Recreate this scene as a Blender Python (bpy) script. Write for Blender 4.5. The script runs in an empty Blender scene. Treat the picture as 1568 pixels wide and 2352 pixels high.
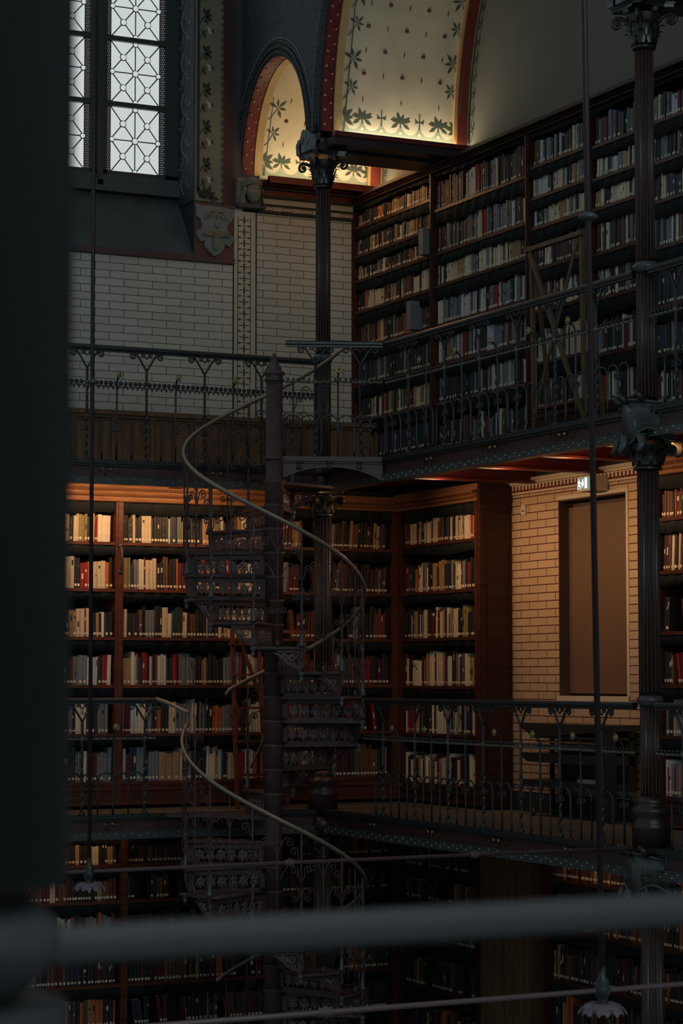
import bpy, math, random
from mathutils import Vector, Matrix
random.seed(11)
C = bpy.context.scene.collection
PI = math.pi
# ---------------------------------------------------------------- camera model (1568x2352 frame)
FP, HZ, CX, CY, ZE = 5300.0, 1558.0, 784.0, 1176.0, 1.09
PIT = math.atan((HZ - CY) / FP)
AL = math.atan(2584 / FP * math.cos(PIT))
CR = Vector((math.cos(AL), -math.sin(AL), 0))
FH = Vector((math.sin(AL), math.cos(AL), 0))
CF = FH * math.cos(PIT) + Vector((0, 0, math.sin(PIT)))
CU = -FH * math.sin(PIT) + Vector((0, 0, math.cos(PIT)))
EYE = Vector((0, 0, ZE))
def P(x, y, ax, val):
    d = CF + CR * ((x - CX) / FP) + CU * ((CY - y) / FP)
    return EYE + d * ((val - EYE[ax]) / d[ax])
def proj(p):
    d = Vector(p) - EYE; w = d.dot(CF)
    return CX + FP * d.dot(CR) / w, CY - FP * d.dot(CU) / w, w

# ---------------------------------------------------------------- key planes (metres)
YA, XB = 17.55, 8.36          # gallery edges on the far side and on the side wall
S = 2.85                      # storey height
YT = 19.20                    # tiled far wall
XS = 9.46                     # bookcase fronts on the side wall
XW = 9.75                     # side wall
YL = 18.30                    # lower bookcase fronts on the far wall
NX, NY = 7.52, 16.69          # newel of the spiral stair

# ---------------------------------------------------------------- materials
MATS = {}
def mat(name, col, rough=.6, metal=0.0, var=.0, scale=9.0, bump=0.0, emit=0, spec=.5, ecol=None):
    if name in MATS: return MATS[name]
    m = bpy.data.materials.new(name); m.use_nodes = True
    nt = m.node_tree; b = nt.nodes['Principled BSDF']
    b.inputs['Base Color'].default_value = (*col, 1); b.inputs['Roughness'].default_value = rough
    b.inputs['Metallic'].default_value = metal; b.inputs['Specular IOR Level'].default_value = spec
    if emit:
        b.inputs['Emission Color'].default_value = (*(ecol or col), 1); b.inputs['Emission Strength'].default_value = emit
    if var or bump:
        tc = nt.nodes.new('ShaderNodeTexCoord'); n = nt.nodes.new('ShaderNodeTexNoise')
        n.inputs['Scale'].default_value = scale; n.inputs['Detail'].default_value = 5
        nt.links.new(tc.outputs['Object'], n.inputs['Vector'])
        if var:
            r = nt.nodes.new('ShaderNodeValToRGB')
            r.color_ramp.elements[0].position = .3; r.color_ramp.elements[1].position = .7
            r.color_ramp.elements[0].color = (*[c * (1 - var) for c in col], 1)
            r.color_ramp.elements[1].color = (*[min(1, c * (1 + var)) for c in col], 1)
            nt.links.new(n.outputs['Fac'], r.inputs['Fac']); nt.links.new(r.outputs['Color'], b.inputs['Base Color'])
        if bump:
            bp = nt.nodes.new('ShaderNodeBump'); bp.inputs['Strength'].default_value = bump; bp.inputs['Distance'].default_value = .02
            nt.links.new(n.outputs['Fac'], bp.inputs['Height']); nt.links.new(bp.outputs['Normal'], b.inputs['Normal'])
    MATS[name] = m
    return m
def brick_mat(name, col, mortar, axis, bw=.27, rh=.067, ms=.0045, off=(0, 0)):
    m = bpy.data.materials.new(name); m.use_nodes = True; nt = m.node_tree; b = nt.nodes['Principled BSDF']
    g = nt.nodes.new('ShaderNodeNewGeometry'); sx = nt.nodes.new('ShaderNodeSeparateXYZ'); cx = nt.nodes.new('ShaderNodeCombineXYZ')
    nt.links.new(g.outputs['Position'], sx.inputs[0])
    nt.links.new(sx.outputs['XYZ'.index(axis)], cx.inputs[0]); nt.links.new(sx.outputs[2], cx.inputs[1])
    ad = nt.nodes.new('ShaderNodeVectorMath'); ad.operation = 'ADD'; ad.inputs[1].default_value = (off[0], off[1], 0)
    nt.links.new(cx.outputs[0], ad.inputs[0])
    t = nt.nodes.new('ShaderNodeTexBrick')
    t.inputs['Scale'].default_value = 1; t.inputs['Brick Width'].default_value = bw; t.inputs['Row Height'].default_value = rh
    t.inputs['Mortar Size'].default_value = ms; t.inputs['Mortar Smooth'].default_value = .1; t.inputs['Bias'].default_value = 0
    t.inputs['Color1'].default_value = (*col, 1); t.inputs['Color2'].default_value = (*[c * .9 for c in col], 1)
    t.inputs['Mortar'].default_value = (*mortar, 1)
    nt.links.new(ad.outputs[0], t.inputs['Vector']); nt.links.new(t.outputs['Color'], b.inputs['Base Color'])
    b.inputs['Roughness'].default_value = .45; b.inputs['Specular IOR Level'].default_value = .3
    MATS[name] = m
    return m
def wood_mat(name, c1, c2, rough=.4, scale=(2, 2, 30), axis_long=None):
    m = bpy.data.materials.new(name); m.use_nodes = True; nt = m.node_tree; b = nt.nodes['Principled BSDF']
    tc = nt.nodes.new('ShaderNodeNewGeometry'); mp = nt.nodes.new('ShaderNodeMapping'); mp.inputs['Scale'].default_value = scale
    n = nt.nodes.new('ShaderNodeTexNoise'); n.inputs['Scale'].default_value = 1; n.inputs['Detail'].default_value = 6; n.inputs['Distortion'].default_value = .6
    r = nt.nodes.new('ShaderNodeValToRGB'); r.color_ramp.elements[0].position = .3; r.color_ramp.elements[1].position = .72
    r.color_ramp.elements[0].color = (*c1, 1); r.color_ramp.elements[1].color = (*c2, 1)
    nt.links.new(tc.outputs['Position'], mp.inputs['Vector']); nt.links.new(mp.outputs[0], n.inputs['Vector'])
    nt.links.new(n.outputs['Fac'], r.inputs['Fac']); nt.links.new(r.outputs['Color'], b.inputs['Base Color'])
    b.inputs['Roughness'].default_value = rough; b.inputs['Specular IOR Level'].default_value = .3
    MATS[name] = m
    return m
def damask_mat(name, c1, c2, scale=9):
    m = bpy.data.materials.new(name); m.use_nodes = True; nt = m.node_tree; b = nt.nodes['Principled BSDF']
    tc = nt.nodes.new('ShaderNodeNewGeometry'); n = nt.nodes.new('ShaderNodeTexNoise'); n.inputs['Scale'].default_value = scale
    n.inputs['Detail'].default_value = 2; n.inputs['Distortion'].default_value = 2.5
    r = nt.nodes.new('ShaderNodeValToRGB'); r.color_ramp.elements[0].position = .48; r.color_ramp.elements[1].position = .53
    r.color_ramp.elements[0].color = (*c1, 1); r.color_ramp.elements[1].color = (*c2, 1)
    nt.links.new(tc.outputs['Position'], n.inputs['Vector']); nt.links.new(n.outputs['Fac'], r.inputs['Fac'])
    nt.links.new(r.outputs['Color'], b.inputs['Base Color']); b.inputs['Roughness'].default_value = .7
    MATS[name] = m
    return m
IRON = mat('black_iron', (.020, .025, .027), .42, 0, .2, 20, spec=.8)
IRONG = mat('grey_iron', (.075, .084, .086), .38, 0, .2, 30, spec=.8)
STAIR = mat('purple_brown_iron', (.105, .064, .066), .45, 0, .2, 25, spec=.45)
COLM = mat('maroon_iron', (.036, .018, .019), .42, 0, .2, 18, spec=.8)
FILLET = mat('gilded_fillet', (.12, .065, .035), .4)
GOLD = mat('dull_gold', (.42, .33, .15), .32, .6)
BRASSY = mat('worn_brass_handrail', (.40, .34, .25), .34, .3)
REDM = mat('dark_red_paint', (.17, .022, .022), .5, 0, .15, 12)
REDB = mat('bright_red_paint', (.22, .035, .024), .5, 0, .15, 12)
GIRD = mat('girder_red_paint', (.065, .020, .022), .5, 0, .15, 12, spec=.9)
TILE = brick_mat('cream_tile', (.65, .63, .555), (.07, .065, .055), 'X', .272, .0695, .0030, off=(.03, .01))
BRK = brick_mat('cream_brick', (.56, .41, .275), (.09, .028, .017), 'Y', .272, .067, .0042, off=(.1, .02))
CREAM = mat('cream_plaster', (.62, .56, .43), .7, 0, .06, 6)
VAULT = mat('painted_vault_plaster', (.70, .61, .45), .75, 0, .16, 2.2, .25)
GREYP = mat('grey_cream_plaster', (.22, .21, .175), .8, 0, .05, 3)
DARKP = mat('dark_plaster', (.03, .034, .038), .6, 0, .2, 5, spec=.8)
DAM = damask_mat('dark_damask_paint', (.035, .042, .048), (.062, .072, .08), 14)
LEAF = mat('green_grey_paint', (.075, .095, .07), .7)
LEAFP = mat('pale_sage_paint', (.36, .40, .29), .7)
LEAFD = mat('dark_leaf_paint', (.03, .035, .03), .7)
MOTIF = mat('red_motif_paint', (.16, .02, .018), .7)
OCHRE = mat('ochre_plaster', (.23, .21, .145), .7, 0, .1, 5)
WOOD = wood_mat('mahogany', (.085, .028, .018), (.155, .055, .035), .38, (3, 3, 30))
WOODB = wood_mat('mahogany_along_y', (.052, .018, .013), (.10, .036, .025), .38, (30, 3, 30))
WOODL = wood_mat('oak_cornice', (.23, .105, .055), (.40, .20, .105), .30, (4, 30, 40))
WOODP = wood_mat('panel_wood', (.15, .08, .044), (.30, .165, .09), .45, (22, 22, 2))
FLOOR = wood_mat('gallery_floorboards', (.10, .09, .07), (.165, .15, .12), .5, (12, 2, 12))
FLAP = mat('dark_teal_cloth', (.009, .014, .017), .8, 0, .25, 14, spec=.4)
BACK = mat('shelf_back', (.030, .033, .036), .7, spec=.6)
PAPER = mat('paper_label', (.78, .68, .50), .7)
PAGES = mat('page_block', (.55, .48, .35), .8)
STONE = mat('grey_stone_paint', (.20, .235, .245), .8, 0, .15, 10)
STONEB = mat('buff_stone', (.24, .215, .15), .75, 0, .2, 14)
SLATE = mat('dark_sill_slate', (.075, .088, .092), .6, 0, .15, 4)
GLASS = mat('daylit_glass', (.5, .52, .52), .3, 0, emit=.57, ecol=(.93, 1.0, .99))
LEAD = mat('lead_came', (.02, .023, .025), .5, spec=.9)
DOORP = mat('niche_panel_paint', (.16, .105, .07), .4, 0, .05, 8)
DOORR = mat('niche_reveal_paint', (.075, .045, .04), .6)
BLK = mat('black_steel', (.022, .025, .027), .4, spec=.9)
GREYBOX = mat('grey_box_card', (.20, .22, .24), .6)
ROLL = mat('cream_paper_roll', (.50, .40, .27), .7)
SIGNG = mat('sign_green_grey', (.12, .16, .14), .4, emit=.28, ecol=(.55, .7, .62))
SIGNW = mat('sign_white', (.9, .9, .9), .4, emit=1.15, ecol=(1, 1, 1))
SWITCH = mat('switch_plastic', (.66, .60, .46), .4)
PURP = mat('petal_metal', (.22, .17, .21), .35, .2)
ROD = mat('rosy_iron_rod', (.17, .115, .12), .4, .2)
RODV = mat('dark_red_iron_rod', (.036, .020, .021), .45)
WOODD = wood_mat('dark_shaded_mahogany', (.030, .012, .010), (.058, .024, .018), .4, (3, 3, 30))  # dark wood of upper cornices, also shade painted onto the end board
LADW = wood_mat('ladder_oak', (.11, .07, .04), (.20, .13, .075), .45, (6, 6, 6))
LADR = wood_mat('ladder_mahogany', (.14, .04, .022), (.24, .075, .04), .4, (6, 6, 6))
BEAM = mat('red_steel_beam', (.13, .018, .016), .45, 0, .15, 10)

# ---------------------------------------------------------------- mesh builder
class MB:
    def __init__(s): s.v = []; s.f = []; s.i = []; s.sm = []; s.m = []
    def mi(s, m):
        if m not in s.m: s.m.append(m)
        return s.m.index(m)
    def add(s, vs, fs, m, smooth=False):
        o = len(s.v); k = s.mi(m); s.v += [tuple(v) for v in vs]
        for f in fs: s.f.append(tuple(o + j for j in f)); s.i.append(k); s.sm.append(smooth)
    def box(s, x0, y0, z0, x1, y1, z1, m):
        vs = [(x, y, z) for z in (z0, z1) for y in (y0, y1) for x in (x0, x1)]
        s.add(vs, [(0, 2, 3, 1), (4, 5, 7, 6), (0, 1, 5, 4), (2, 6, 7, 3), (0, 4, 6, 2), (1, 3, 7, 5)], m)
    def obox(s, O, A, B, Cv, m):
        O, A, B, Cv = map(Vector, (O, A, B, Cv))
        vs = [O + A * i + B * j + Cv * k for k in (0, 1) for j in (0, 1) for i in (0, 1)]
        s.add(vs, [(0, 2, 3, 1), (4, 5, 7, 6), (0, 1, 5, 4), (2, 6, 7, 3), (0, 4, 6, 2), (1, 3, 7, 5)], m)
    def bar(s, p, q, w, h, m, up=(0, 0, 1)):
        p, q = Vector(p), Vector(q); d = (q - p).normalized(); up = Vector(up)
        a = d.cross(up)
        if a.length < 1e-4: a = d.cross(Vector((1, 0, 0)))
        a.normalize(); b = a.cross(d)
        s.obox(p - a * w / 2 - b * h / 2, q - p, a * w, b * h, m)
    def tube(s, pts, r, m, n=6, twist=0.0, closed=False, smooth=True, ref=None):
        pts = [Vector(p) for p in pts]; N = len(pts)
        if N < 2: return
        rs = list(r) if isinstance(r, (list, tuple)) else [r] * N
        if smooth and not closed and not twist and 4 <= N < 40:      # round the corners of wrought scrolls
            q, k = [pts[0]], [rs[0]]
            for i in range(N - 1):
                for u in (.25, .75):
                    q.append(pts[i].lerp(pts[i + 1], u)); k.append(rs[i] + (rs[i + 1] - rs[i]) * u)
            pts, rs = q + [pts[-1]], k + [rs[-1]]; N = len(pts)
        t0 = (pts[1] - pts[0]).normalized()
        a = Vector(ref) if ref else (Vector((0, 0, 1)) if abs(t0.z) < .9 else Vector((1, 0, 0)))
        a = (a - t0 * a.dot(t0)).normalized(); vs = []
        for i in range(N):
            if closed: t = (pts[(i + 1) % N] - pts[i - 1])
            else: t = pts[min(i + 1, N - 1)] - pts[max(i - 1, 0)]
            t = t.normalized() if t.length > 1e-9 else t0
            a = a - t * a.dot(t)
            a = a.normalized() if a.length > 1e-6 else t.orthogonal().normalized()
            b = t.cross(a); tw = twist * i
            for k in range(n):
                w = 2 * PI * k / n + tw
                vs.append(pts[i] + (a * math.cos(w) + b * math.sin(w)) * rs[i])
        fs = []
        for i in range(N if closed else N - 1):
            j = (i + 1) % N
            for k in range(n): fs.append((i * n + k, i * n + (k + 1) % n, j * n + (k + 1) % n, j * n + k))
        if not closed: fs += [tuple(range(n - 1, -1, -1)), tuple((N - 1) * n + k for k in range(n))]
        s.add(vs, fs, m, smooth and n > 4)
    def lathe(s, c, prof, m, n=16, axis=None, smooth=True, flute=0, fd=.0, start=0):
        c = Vector(c); z = Vector(axis).normalized() if axis else Vector((0, 0, 1))
        x = Vector((1, 0, 0)) if abs(z.x) < .9 else Vector((0, 1, 0))
        x = (x - z * x.dot(z)).normalized(); y = z.cross(x); vs = []
        for r, h in prof:
            for k in range(n):
                w = 2 * PI * k / n + start; rr = r
                if flute: rr = r * (1 - fd * (.5 - .5 * math.cos(w * flute)))
                vs.append(c + x * math.cos(w) * rr + y * math.sin(w) * rr + z * h)
        fs = []
        for i in range(len(prof) - 1):
            for k in range(n): fs.append((i * n + k, i * n + (k + 1) % n, (i + 1) * n + (k + 1) % n, (i + 1) * n + k))
        fs += [tuple(range(n - 1, -1, -1)), tuple((len(prof) - 1) * n + k for k in range(n))]
        s.add(vs, fs, m, smooth)
    def ball(s, c, r, m, n=8, k=5, sc=(1, 1, 1)):
        c = Vector(c); vs = [c + Vector((0, 0, -r * sc[2]))]
        for i in range(1, k):
            p = PI * i / k - PI / 2
            for j in range(n):
                w = 2 * PI * j / n
                vs.append(c + Vector((math.cos(p) * math.cos(w) * r * sc[0], math.cos(p) * math.sin(w) * r * sc[1], math.sin(p) * r * sc[2])))
        vs.append(c + Vector((0, 0, r * sc[2]))); fs = []
        for j in range(n):
            fs.append((0, 1 + (j + 1) % n, 1 + j)); fs.append((len(vs) - 1, 1 + (k - 2) * n + j, 1 + (k - 2) * n + (j + 1) % n))
        for i in range(k - 2):
            for j in range(n): fs.append((1 + i * n + j, 1 + i * n + (j + 1) % n, 1 + (i + 1) * n + (j + 1) % n, 1 + (i + 1) * n + j))
        s.add(vs, fs, m, True)
    def prism(s, pts, off, m):          # polygon of 3D points extruded by a vector
        n = len(pts); pts = [Vector(p) for p in pts]; off = Vector(off)
        vs = pts + [p + off for p in pts]
        s.add(vs, [tuple(range(n)), tuple(range(2 * n - 1, n - 1, -1))] + [(i, (i + 1) % n, n + (i + 1) % n, n + i) for i in range(n)], m)
    def flat(s, pts, m):
        pts = [Vector(p) for p in pts]; n = len(pts); c = sum(pts, Vector()) / n
        s.add(pts + [c], [(i, (i + 1) % n, n) for i in range(n)], m)
    def grid(s, fn, us, vs_, m, smooth=True):
        pts = [fn(u, v) for v in vs_ for u in us]; n = len(us)
        s.add(pts, [(j * n + i, j * n + i + 1, (j + 1) * n + i + 1, (j + 1) * n + i) for j in range(len(vs_) - 1) for i in range(n - 1)], m, smooth)
    def build(s, name, parent=None, origin=None):
        me = bpy.data.meshes.new(name)
        if parent is not None: o = Vector(parent['_o'])
        elif origin is not None: o = Vector(origin)
        else:
            xs = [v[0] for v in s.v]; ys = [v[1] for v in s.v]; zs = [v[2] for v in s.v]
            o = Vector(((min(xs) + max(xs)) / 2, (min(ys) + max(ys)) / 2, min(zs)))
        me.from_pydata([Vector(v) - o for v in s.v], [], s.f)
        for m in s.m: me.materials.append(m)
        me.polygons.foreach_set('material_index', s.i); me.polygons.foreach_set('use_smooth', s.sm); me.update()
        ob = bpy.data.objects.new(name, me); C.objects.link(ob)
        if parent is not None: ob.parent = parent
        else: ob.location = o
        ob['_o'] = tuple(o)
        return ob
def thing(name, label, cat, loc, group=None):
    o = bpy.data.objects.new(name, None); C.objects.link(o); o.location = loc; o.empty_display_size = .1
    o['_o'] = tuple(loc); o['label'] = label; o['category'] = cat; o['kind'] = 'thing'
    if group: o['group'] = group
    return o
def tag(o, label, cat, group=None, kind='thing'):
    o['label'] = label; o['category'] = cat; o['kind'] = kind
    if group: o['group'] = group
    return o
def struct(o, label=None):
    o['kind'] = 'structure'
    if label: o['label'] = label
    return o
def copy_part(o, parent, rot=None, loc=None):
    c = o.copy(); C.objects.link(c); c.parent = parent
    if rot is not None: c.rotation_euler.z = rot
    if loc is not None: c.location = loc
    c['_o'] = parent['_o']
    for ch in list(o.children): copy_part(ch, c)
    return c
def spiral(cx, cz, r0, r1, a0, a1, n=14):
    return [(cx + (r0 + (r1 - r0) * i / n) * math.cos(a0 + (a1 - a0) * i / n), cz + (r0 + (r1 - r0) * i / n) * math.sin(a0 + (a1 - a0) * i / n)) for i in range(n + 1)]
def lin(a, b, n): return [a + (b - a) * i / n for i in range(n + 1)]
ORD = 'zeroth first second third fourth fifth sixth seventh eighth ninth tenth eleventh twelfth thirteenth fourteenth fifteenth sixteenth seventeenth eighteenth nineteenth twentieth'.split()
TENS = {2: 'twenty', 3: 'thirty', 4: 'forty', 5: 'fifty', 6: 'sixty'}
def ordinal(n):
    if n <= 20: return ORD[n]
    t, u = divmod(n, 10)
    return (TENS[t] + '-' + ORD[u]) if u else TENS[t][:-1] + 'ieth'

# ================================================================ SETTING
X0, Y0 = 3.2, 8.0             # how far the walls and galleries run out of frame
# ---- far wall (tiled)
w = MB()
w.box(X0, YT, S, 8.235, YT + .5, 4.87, TILE)
w.box(8.465, YT, S, XW, YT + .5, 5.36, TILE)
w.box(8.235, YT, S, 8.465, YT + .5, 5.40, CREAM)
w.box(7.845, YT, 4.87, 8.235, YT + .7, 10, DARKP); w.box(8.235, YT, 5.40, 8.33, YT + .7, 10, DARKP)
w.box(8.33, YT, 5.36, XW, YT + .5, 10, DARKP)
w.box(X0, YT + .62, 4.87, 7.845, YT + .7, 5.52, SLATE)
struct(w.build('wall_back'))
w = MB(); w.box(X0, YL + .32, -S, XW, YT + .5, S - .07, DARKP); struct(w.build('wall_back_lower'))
# sloped sill under the window
w = MB()
w.add([(X0, YT + .4, 5.50), (7.845, YT + .4, 5.50), (7.845, YT, 4.92), (X0, YT, 4.92), (X0, YT + .62, 5.50), (7.845, YT + .62, 5.50), (7.845, YT + .62, 4.9), (X0, YT + .62, 4.9)],
      [(0, 1, 2, 3), (0, 4, 5, 1), (4, 7, 6, 5), (3, 2, 6, 7)], SLATE)
w.box(X0, YT + .30, 5.50, 7.845, YT + .45, 5.60, SLATE); w.box(X0, YT + .33, 5.60, 7.845, YT + .45, 5.66, SLATE)
struct(w.build('trim_1'))
w = MB()
w.box(X0, YT - .035, 4.86, 7.85, YT + .02, 4.915, GIRD); w.box(7.85, YT - .03, 4.86, 8.24, YT + .02, 4.905, GIRD)
struct(w.build('trim_2'))
# painted reveal and strip beside the window
w = MB()
w.box(7.835, YT - .01, 5.42, 7.85, YT + .42, 10, DAM)
def leafy(fn, m, x, z, sc, ang, kind=5, wr=.125, sp=.78):
    for k in range(kind):
        a = ang + (k - (kind - 1) / 2) * sp; L = sc * (1.0 if k % 2 == 0 else .85); wd = L * wr
        ca, sa = math.cos(a), math.sin(a); pts = []
        for u, h in ((.06, 0), (.28, .45), (.52, 1), (.78, .62), (1, 0), (.78, -.62), (.52, -1), (.28, -.45)):
            pts.append(fn(x + (u * L) * ca - h * wd * sa, z + (u * L) * sa + h * wd * ca))
        m[0].flat(pts, m[1])
SCR = mat('pale_scroll_paint', (.16, .185, .20), .7)
rv = lambda y, z: (7.832, y, z)
for i in range(24):
    z = 5.5 + i * .19
    pts = [rv(YT + .2 + .07 * math.sin((i + t) * PI), z + t * .19) for t in lin(0, 1, 8)]
    w.tube(pts, .008, SCR, 4)
    leafy(rv, (w, SCR), YT + .2 + (.04 if i % 2 else -.04), z + .06, .13, .9 if i % 2 else PI - .9, 3)
    leafy(rv, (w, SCR), YT + .2 - (.04 if i % 2 else -.04), z + .13, .10, PI - .6 if i % 2 else .6, 3)
struct(w.build('trim_3'))
w = MB()
w.box(7.85, YT - .012, 5.42, 8.135, YT + .01, 10, OCHRE)
w.box(8.135, YT - .012, 5.40, 8.235, YT + .01, 10, mat('dark_oxblood', (.06, .02, .022), .6))
fr = lambda x, z: (x, YT - .016, z)
w.add([fr(7.868, 5.5), fr(7.893, 5.5), fr(7.893, 10), fr(7.868, 10)], [(0, 1, 2, 3)], LEAFD)
WHITEP = mat('white_bud_paint', (.5, .5, .47), .7)
for i in range(14):
    z = 5.63 + i * .345
    leafy(fr, (w, LEAFD), 7.945, z + .13, .082, .55, 4, .24, .8); leafy(fr, (w, LEAFD), 7.93, z + .10, .06, -.2, 2, .24, 1.2); w.tube([fr(7.895, z + .05), fr(7.92, z + .10), fr(7.945, z + .13)], .004, LEAFD, 4)
    w.flat([fr(7.955, z + .03), fr(8.0, z + .01), fr(8.005, z - .03), fr(7.985, z - .045)], WHITEP)
    leafy(fr, (w, LEAFD), 7.915, z - .05, .05, .4, 3, .2, .9); leafy(fr, (w, LEAFD), 8.005, z - .01, .04, .3, 3, .12, .6); w.tube([fr(7.895, z - .09), fr(7.93, z - .03), fr(7.965, z)], .003, LEAFD, 4)
for i in range(60):
    z = 5.46 + i * .07
    leafy(fr, (w, LEAFD), 8.128, z, .035, PI, 3)
leafy(fr, (w, LEAFD), 7.96, 5.45, .13, 1.2, 5, .2, .6); w.tube([fr(7.88, 5.52), fr(7.90, 5.46), fr(7.96, 5.45)], .010, LEAFD, 5)
w.tube([fr(8.128, 5.42), fr(8.128, 10)], .003, LEAFD, 4)
struct(w.build('trim_4'))
# ornament on the cream pilaster
w = MB()
po = lambda x, z: (x, YT - .004, z)
w.box(8.232, YT - .012, S, 8.24, YT, 5.38, LEAFD); w.box(8.46, YT - .012, S, 8.467, YT, 5.38, LEAFD)
for i in range(18):
    z = 5.28 - i * .108; x = 8.345
    w.flat([po(x - .008, z - .03), po(x + .008, z - .03), po(x + .008, z + .03), po(x - .008, z + .03)], LEAFD)
    for d in (-1, 1):
        w.flat([po(x + d * .015, z - .004), po(x + d * .05, z - .004), po(x + d * .05, z + .004), po(x + d * .015, z + .004)], LEAFD)
        w.flat([po(x + d * .03, z - .06), po(x + d * .062, z - .06), po(x + d * .062, z - .048), po(x + d * .03, z - .048)], LEAFD)
        w.flat([po(x + d * .06, z - .085), po(x + d * .066, z - .085), po(x + d * .066, z + .03), po(x + d * .06, z + .03)], LEAFD)
    w.tube([po(x + .011 * math.cos(t), z - .054 + .011 * math.sin(t)) for t in lin(0, 2 * PI, 10)], .0025, LEAFD, 4)
struct(w.build('trim_5'))
# mouldings right of the pilaster, up to the red ledge
w = MB()
w.box(8.47, YT - .03, 5.36, XS + .02, YT + .01, 5.385, LEAFD); w.box(8.47, YT - .012, 5.385, XS + .02, YT + .01, 5.43, CREAM)
for i in range(6):
    x = 8.52 + i * .2
    for a, b, c, d in ((x, 5.392, x + .11, 5.396), (x, 5.42, x + .11, 5.424), (x, 5.392, x + .004, 5.424), (x + .106, 5.392, x + .11, 5.424)):
        w.flat([(a, YT - .014, b), (c, YT - .014, b), (c, YT - .014, d), (a, YT - .014, d)], MOTIF)
w.box(8.47, YT - .03, 5.43, XS + .02, YT + .01, 5.447, LEAFD); w.box(8.47, YT - .02, 5.447, XS + .02, YT + .01, 5.50, CREAM)
w.box(8.47, YT - .05, 5.50, XS + .1, YT + .01, 5.52, LEAFD); w.box(8.49, YT - .03, 5.52, XS + .2, YT + .01, 5.575, REDM)
w.box(8.49, YT - .06, 5.575, XS + .28, YT + .01, 5.60, LEAFD); w.box(8.49, YT - .24, 5.60, XW, YT + .01, 5.635, REDM); w.box(8.49, YT - .25, 5.60, XW, YT - .20, 5.662, REDM)
w.box(8.49, YT - .02, 5.675, XW, YT + .01, 5.71, CREAM)
struct(w.build('trim_6'))
# ---- window
win = MB()
win.box(6.977, 19.55, 5.55, 7.136, 19.68, 10, LEAD); win.box(7.706, 19.55, 5.55, 7.845, 19.68, 10, LEAD)
win.box(7.03, 19.5, 5.55, 7.085, 19.56, 10, LEAD)
win.box(X0, 19.55, 5.58, 7.85, 19.68, 5.70, LEAD)
for x in (6.22, 5.46, 4.70, 3.94): win.box(x, 19.55, 5.55, x + .16, 19.68, 10, LEAD)
for z in (6.325, 6.935, 7.545, 8.155, 8.765): win.box(X0, 19.56, z - .022, 7.85, 19.66, z + .022, LEAD)
win = struct(win.build('window_1'))
win['label'] = 'tall leaded window with pale glass in the far wall'
BORD = brick_mat('beaded_border_glass', (.42, .45, .45), (.012, .012, .012), 'X', .016, .021, .006)
_n = BORD.node_tree.nodes; BORD.node_tree.links.new(_n['Brick Texture'].outputs['Color'], _n['Principled BSDF'].inputs['Emission Color']); _n['Principled BSDF'].inputs['Emission Strength'].default_value = .75
for (xa, xb, bl, br) in ((7.136, 7.706, 1, 1), (6.38, 6.977, 1, 1), (5.62, 6.22, 1, 1), (4.86, 5.46, 1, 1), (4.10, 4.70, 1, 1)):
    for (za, zb) in ((5.70, 6.303), (6.347, 6.913), (6.957, 7.523), (7.567, 8.133), (8.177, 8.743), (8.743, 9.95)):
        p = MB(); p.box(xa, 19.60, za, xb, 19.61, zb, GLASS)
        x1, x2 = xa + (.05 if bl else 0), xb - .048
        for q0, q1 in (((xa, x1),) if bl else ()) + ((x2, xb),):
            p.box(q0 + (.006 if q0 == xa else 0), 19.593, za, q1 + (0 if q0 == xa else .004), 19.599, zb, BORD)
            xr = q1 - .005 if q0 == xa else q0 + .003
            p.box(xr - .004, 19.592, za, xr + .004, 19.599, zb, MOTIF)
        cx, cz, dx, dz = (x1 + x2) / 2, (za + zb) / 2, (x2 - x1) / 2, (zb - za) / 2
        fy = 19.595
        def ln(a, b): p.tube([(cx + dx * a[0], fy, cz + dz * a[1]), (cx + dx * b[0], fy, cz + dz * b[1])], .0056, LEAD, 4)
        def ci(a, b, r=.028): p.tube([(cx + dx * a + r * math.cos(t), fy, cz + dz * b + r * math.sin(t)) for t in lin(0, 2 * PI, 14)], .0058, LEAD, 4)
        for a, b in (((-1, -1), (0, 0)), ((0, 0), (1, 1)), ((-1, 1), (1, -1)), ((0, -1), (0, 1)), ((-1, 0), (1, 0)), ((-1, 0), (0, 1)), ((0, 1), (1, 0)), ((1, 0), (0, -1)), ((0, -1), (-1, 0))): ln(a, b)
        for a, b in ((0, 0), (.5, .5), (-.5, .5), (.5, -.5), (-.5, -.5)):
            p.lathe((cx + dx * a, 19.592, cz + dz * b), [(.026, -.004), (.026, .004)], GLASS, 14, (0, 1, 0)); ci(a, b)
        for a, b in ((0, .96), (0, -.96), (.95, 0), (-.95, 0)):
            p.lathe((cx + dx * a, 19.592, cz + dz * b), [(.020, -.004), (.020, .004)], GLASS, 14, (0, 1, 0)); ci(a, b, .022)
        p.build('pane', win)
# ---- side wall
w = MB()
NYa, NYb, NZa, NZb = 15.02, 16.03, .95, 2.53     # niche
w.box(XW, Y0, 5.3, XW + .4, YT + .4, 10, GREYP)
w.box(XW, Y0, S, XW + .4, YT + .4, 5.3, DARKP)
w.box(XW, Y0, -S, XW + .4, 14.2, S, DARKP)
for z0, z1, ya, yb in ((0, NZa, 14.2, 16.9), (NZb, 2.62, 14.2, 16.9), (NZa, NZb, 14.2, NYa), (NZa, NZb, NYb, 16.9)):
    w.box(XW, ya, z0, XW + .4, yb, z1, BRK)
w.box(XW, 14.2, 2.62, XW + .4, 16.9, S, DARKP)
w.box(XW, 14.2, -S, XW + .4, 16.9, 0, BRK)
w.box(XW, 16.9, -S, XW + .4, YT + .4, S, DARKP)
struct(w.build('wall_right'))
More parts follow.
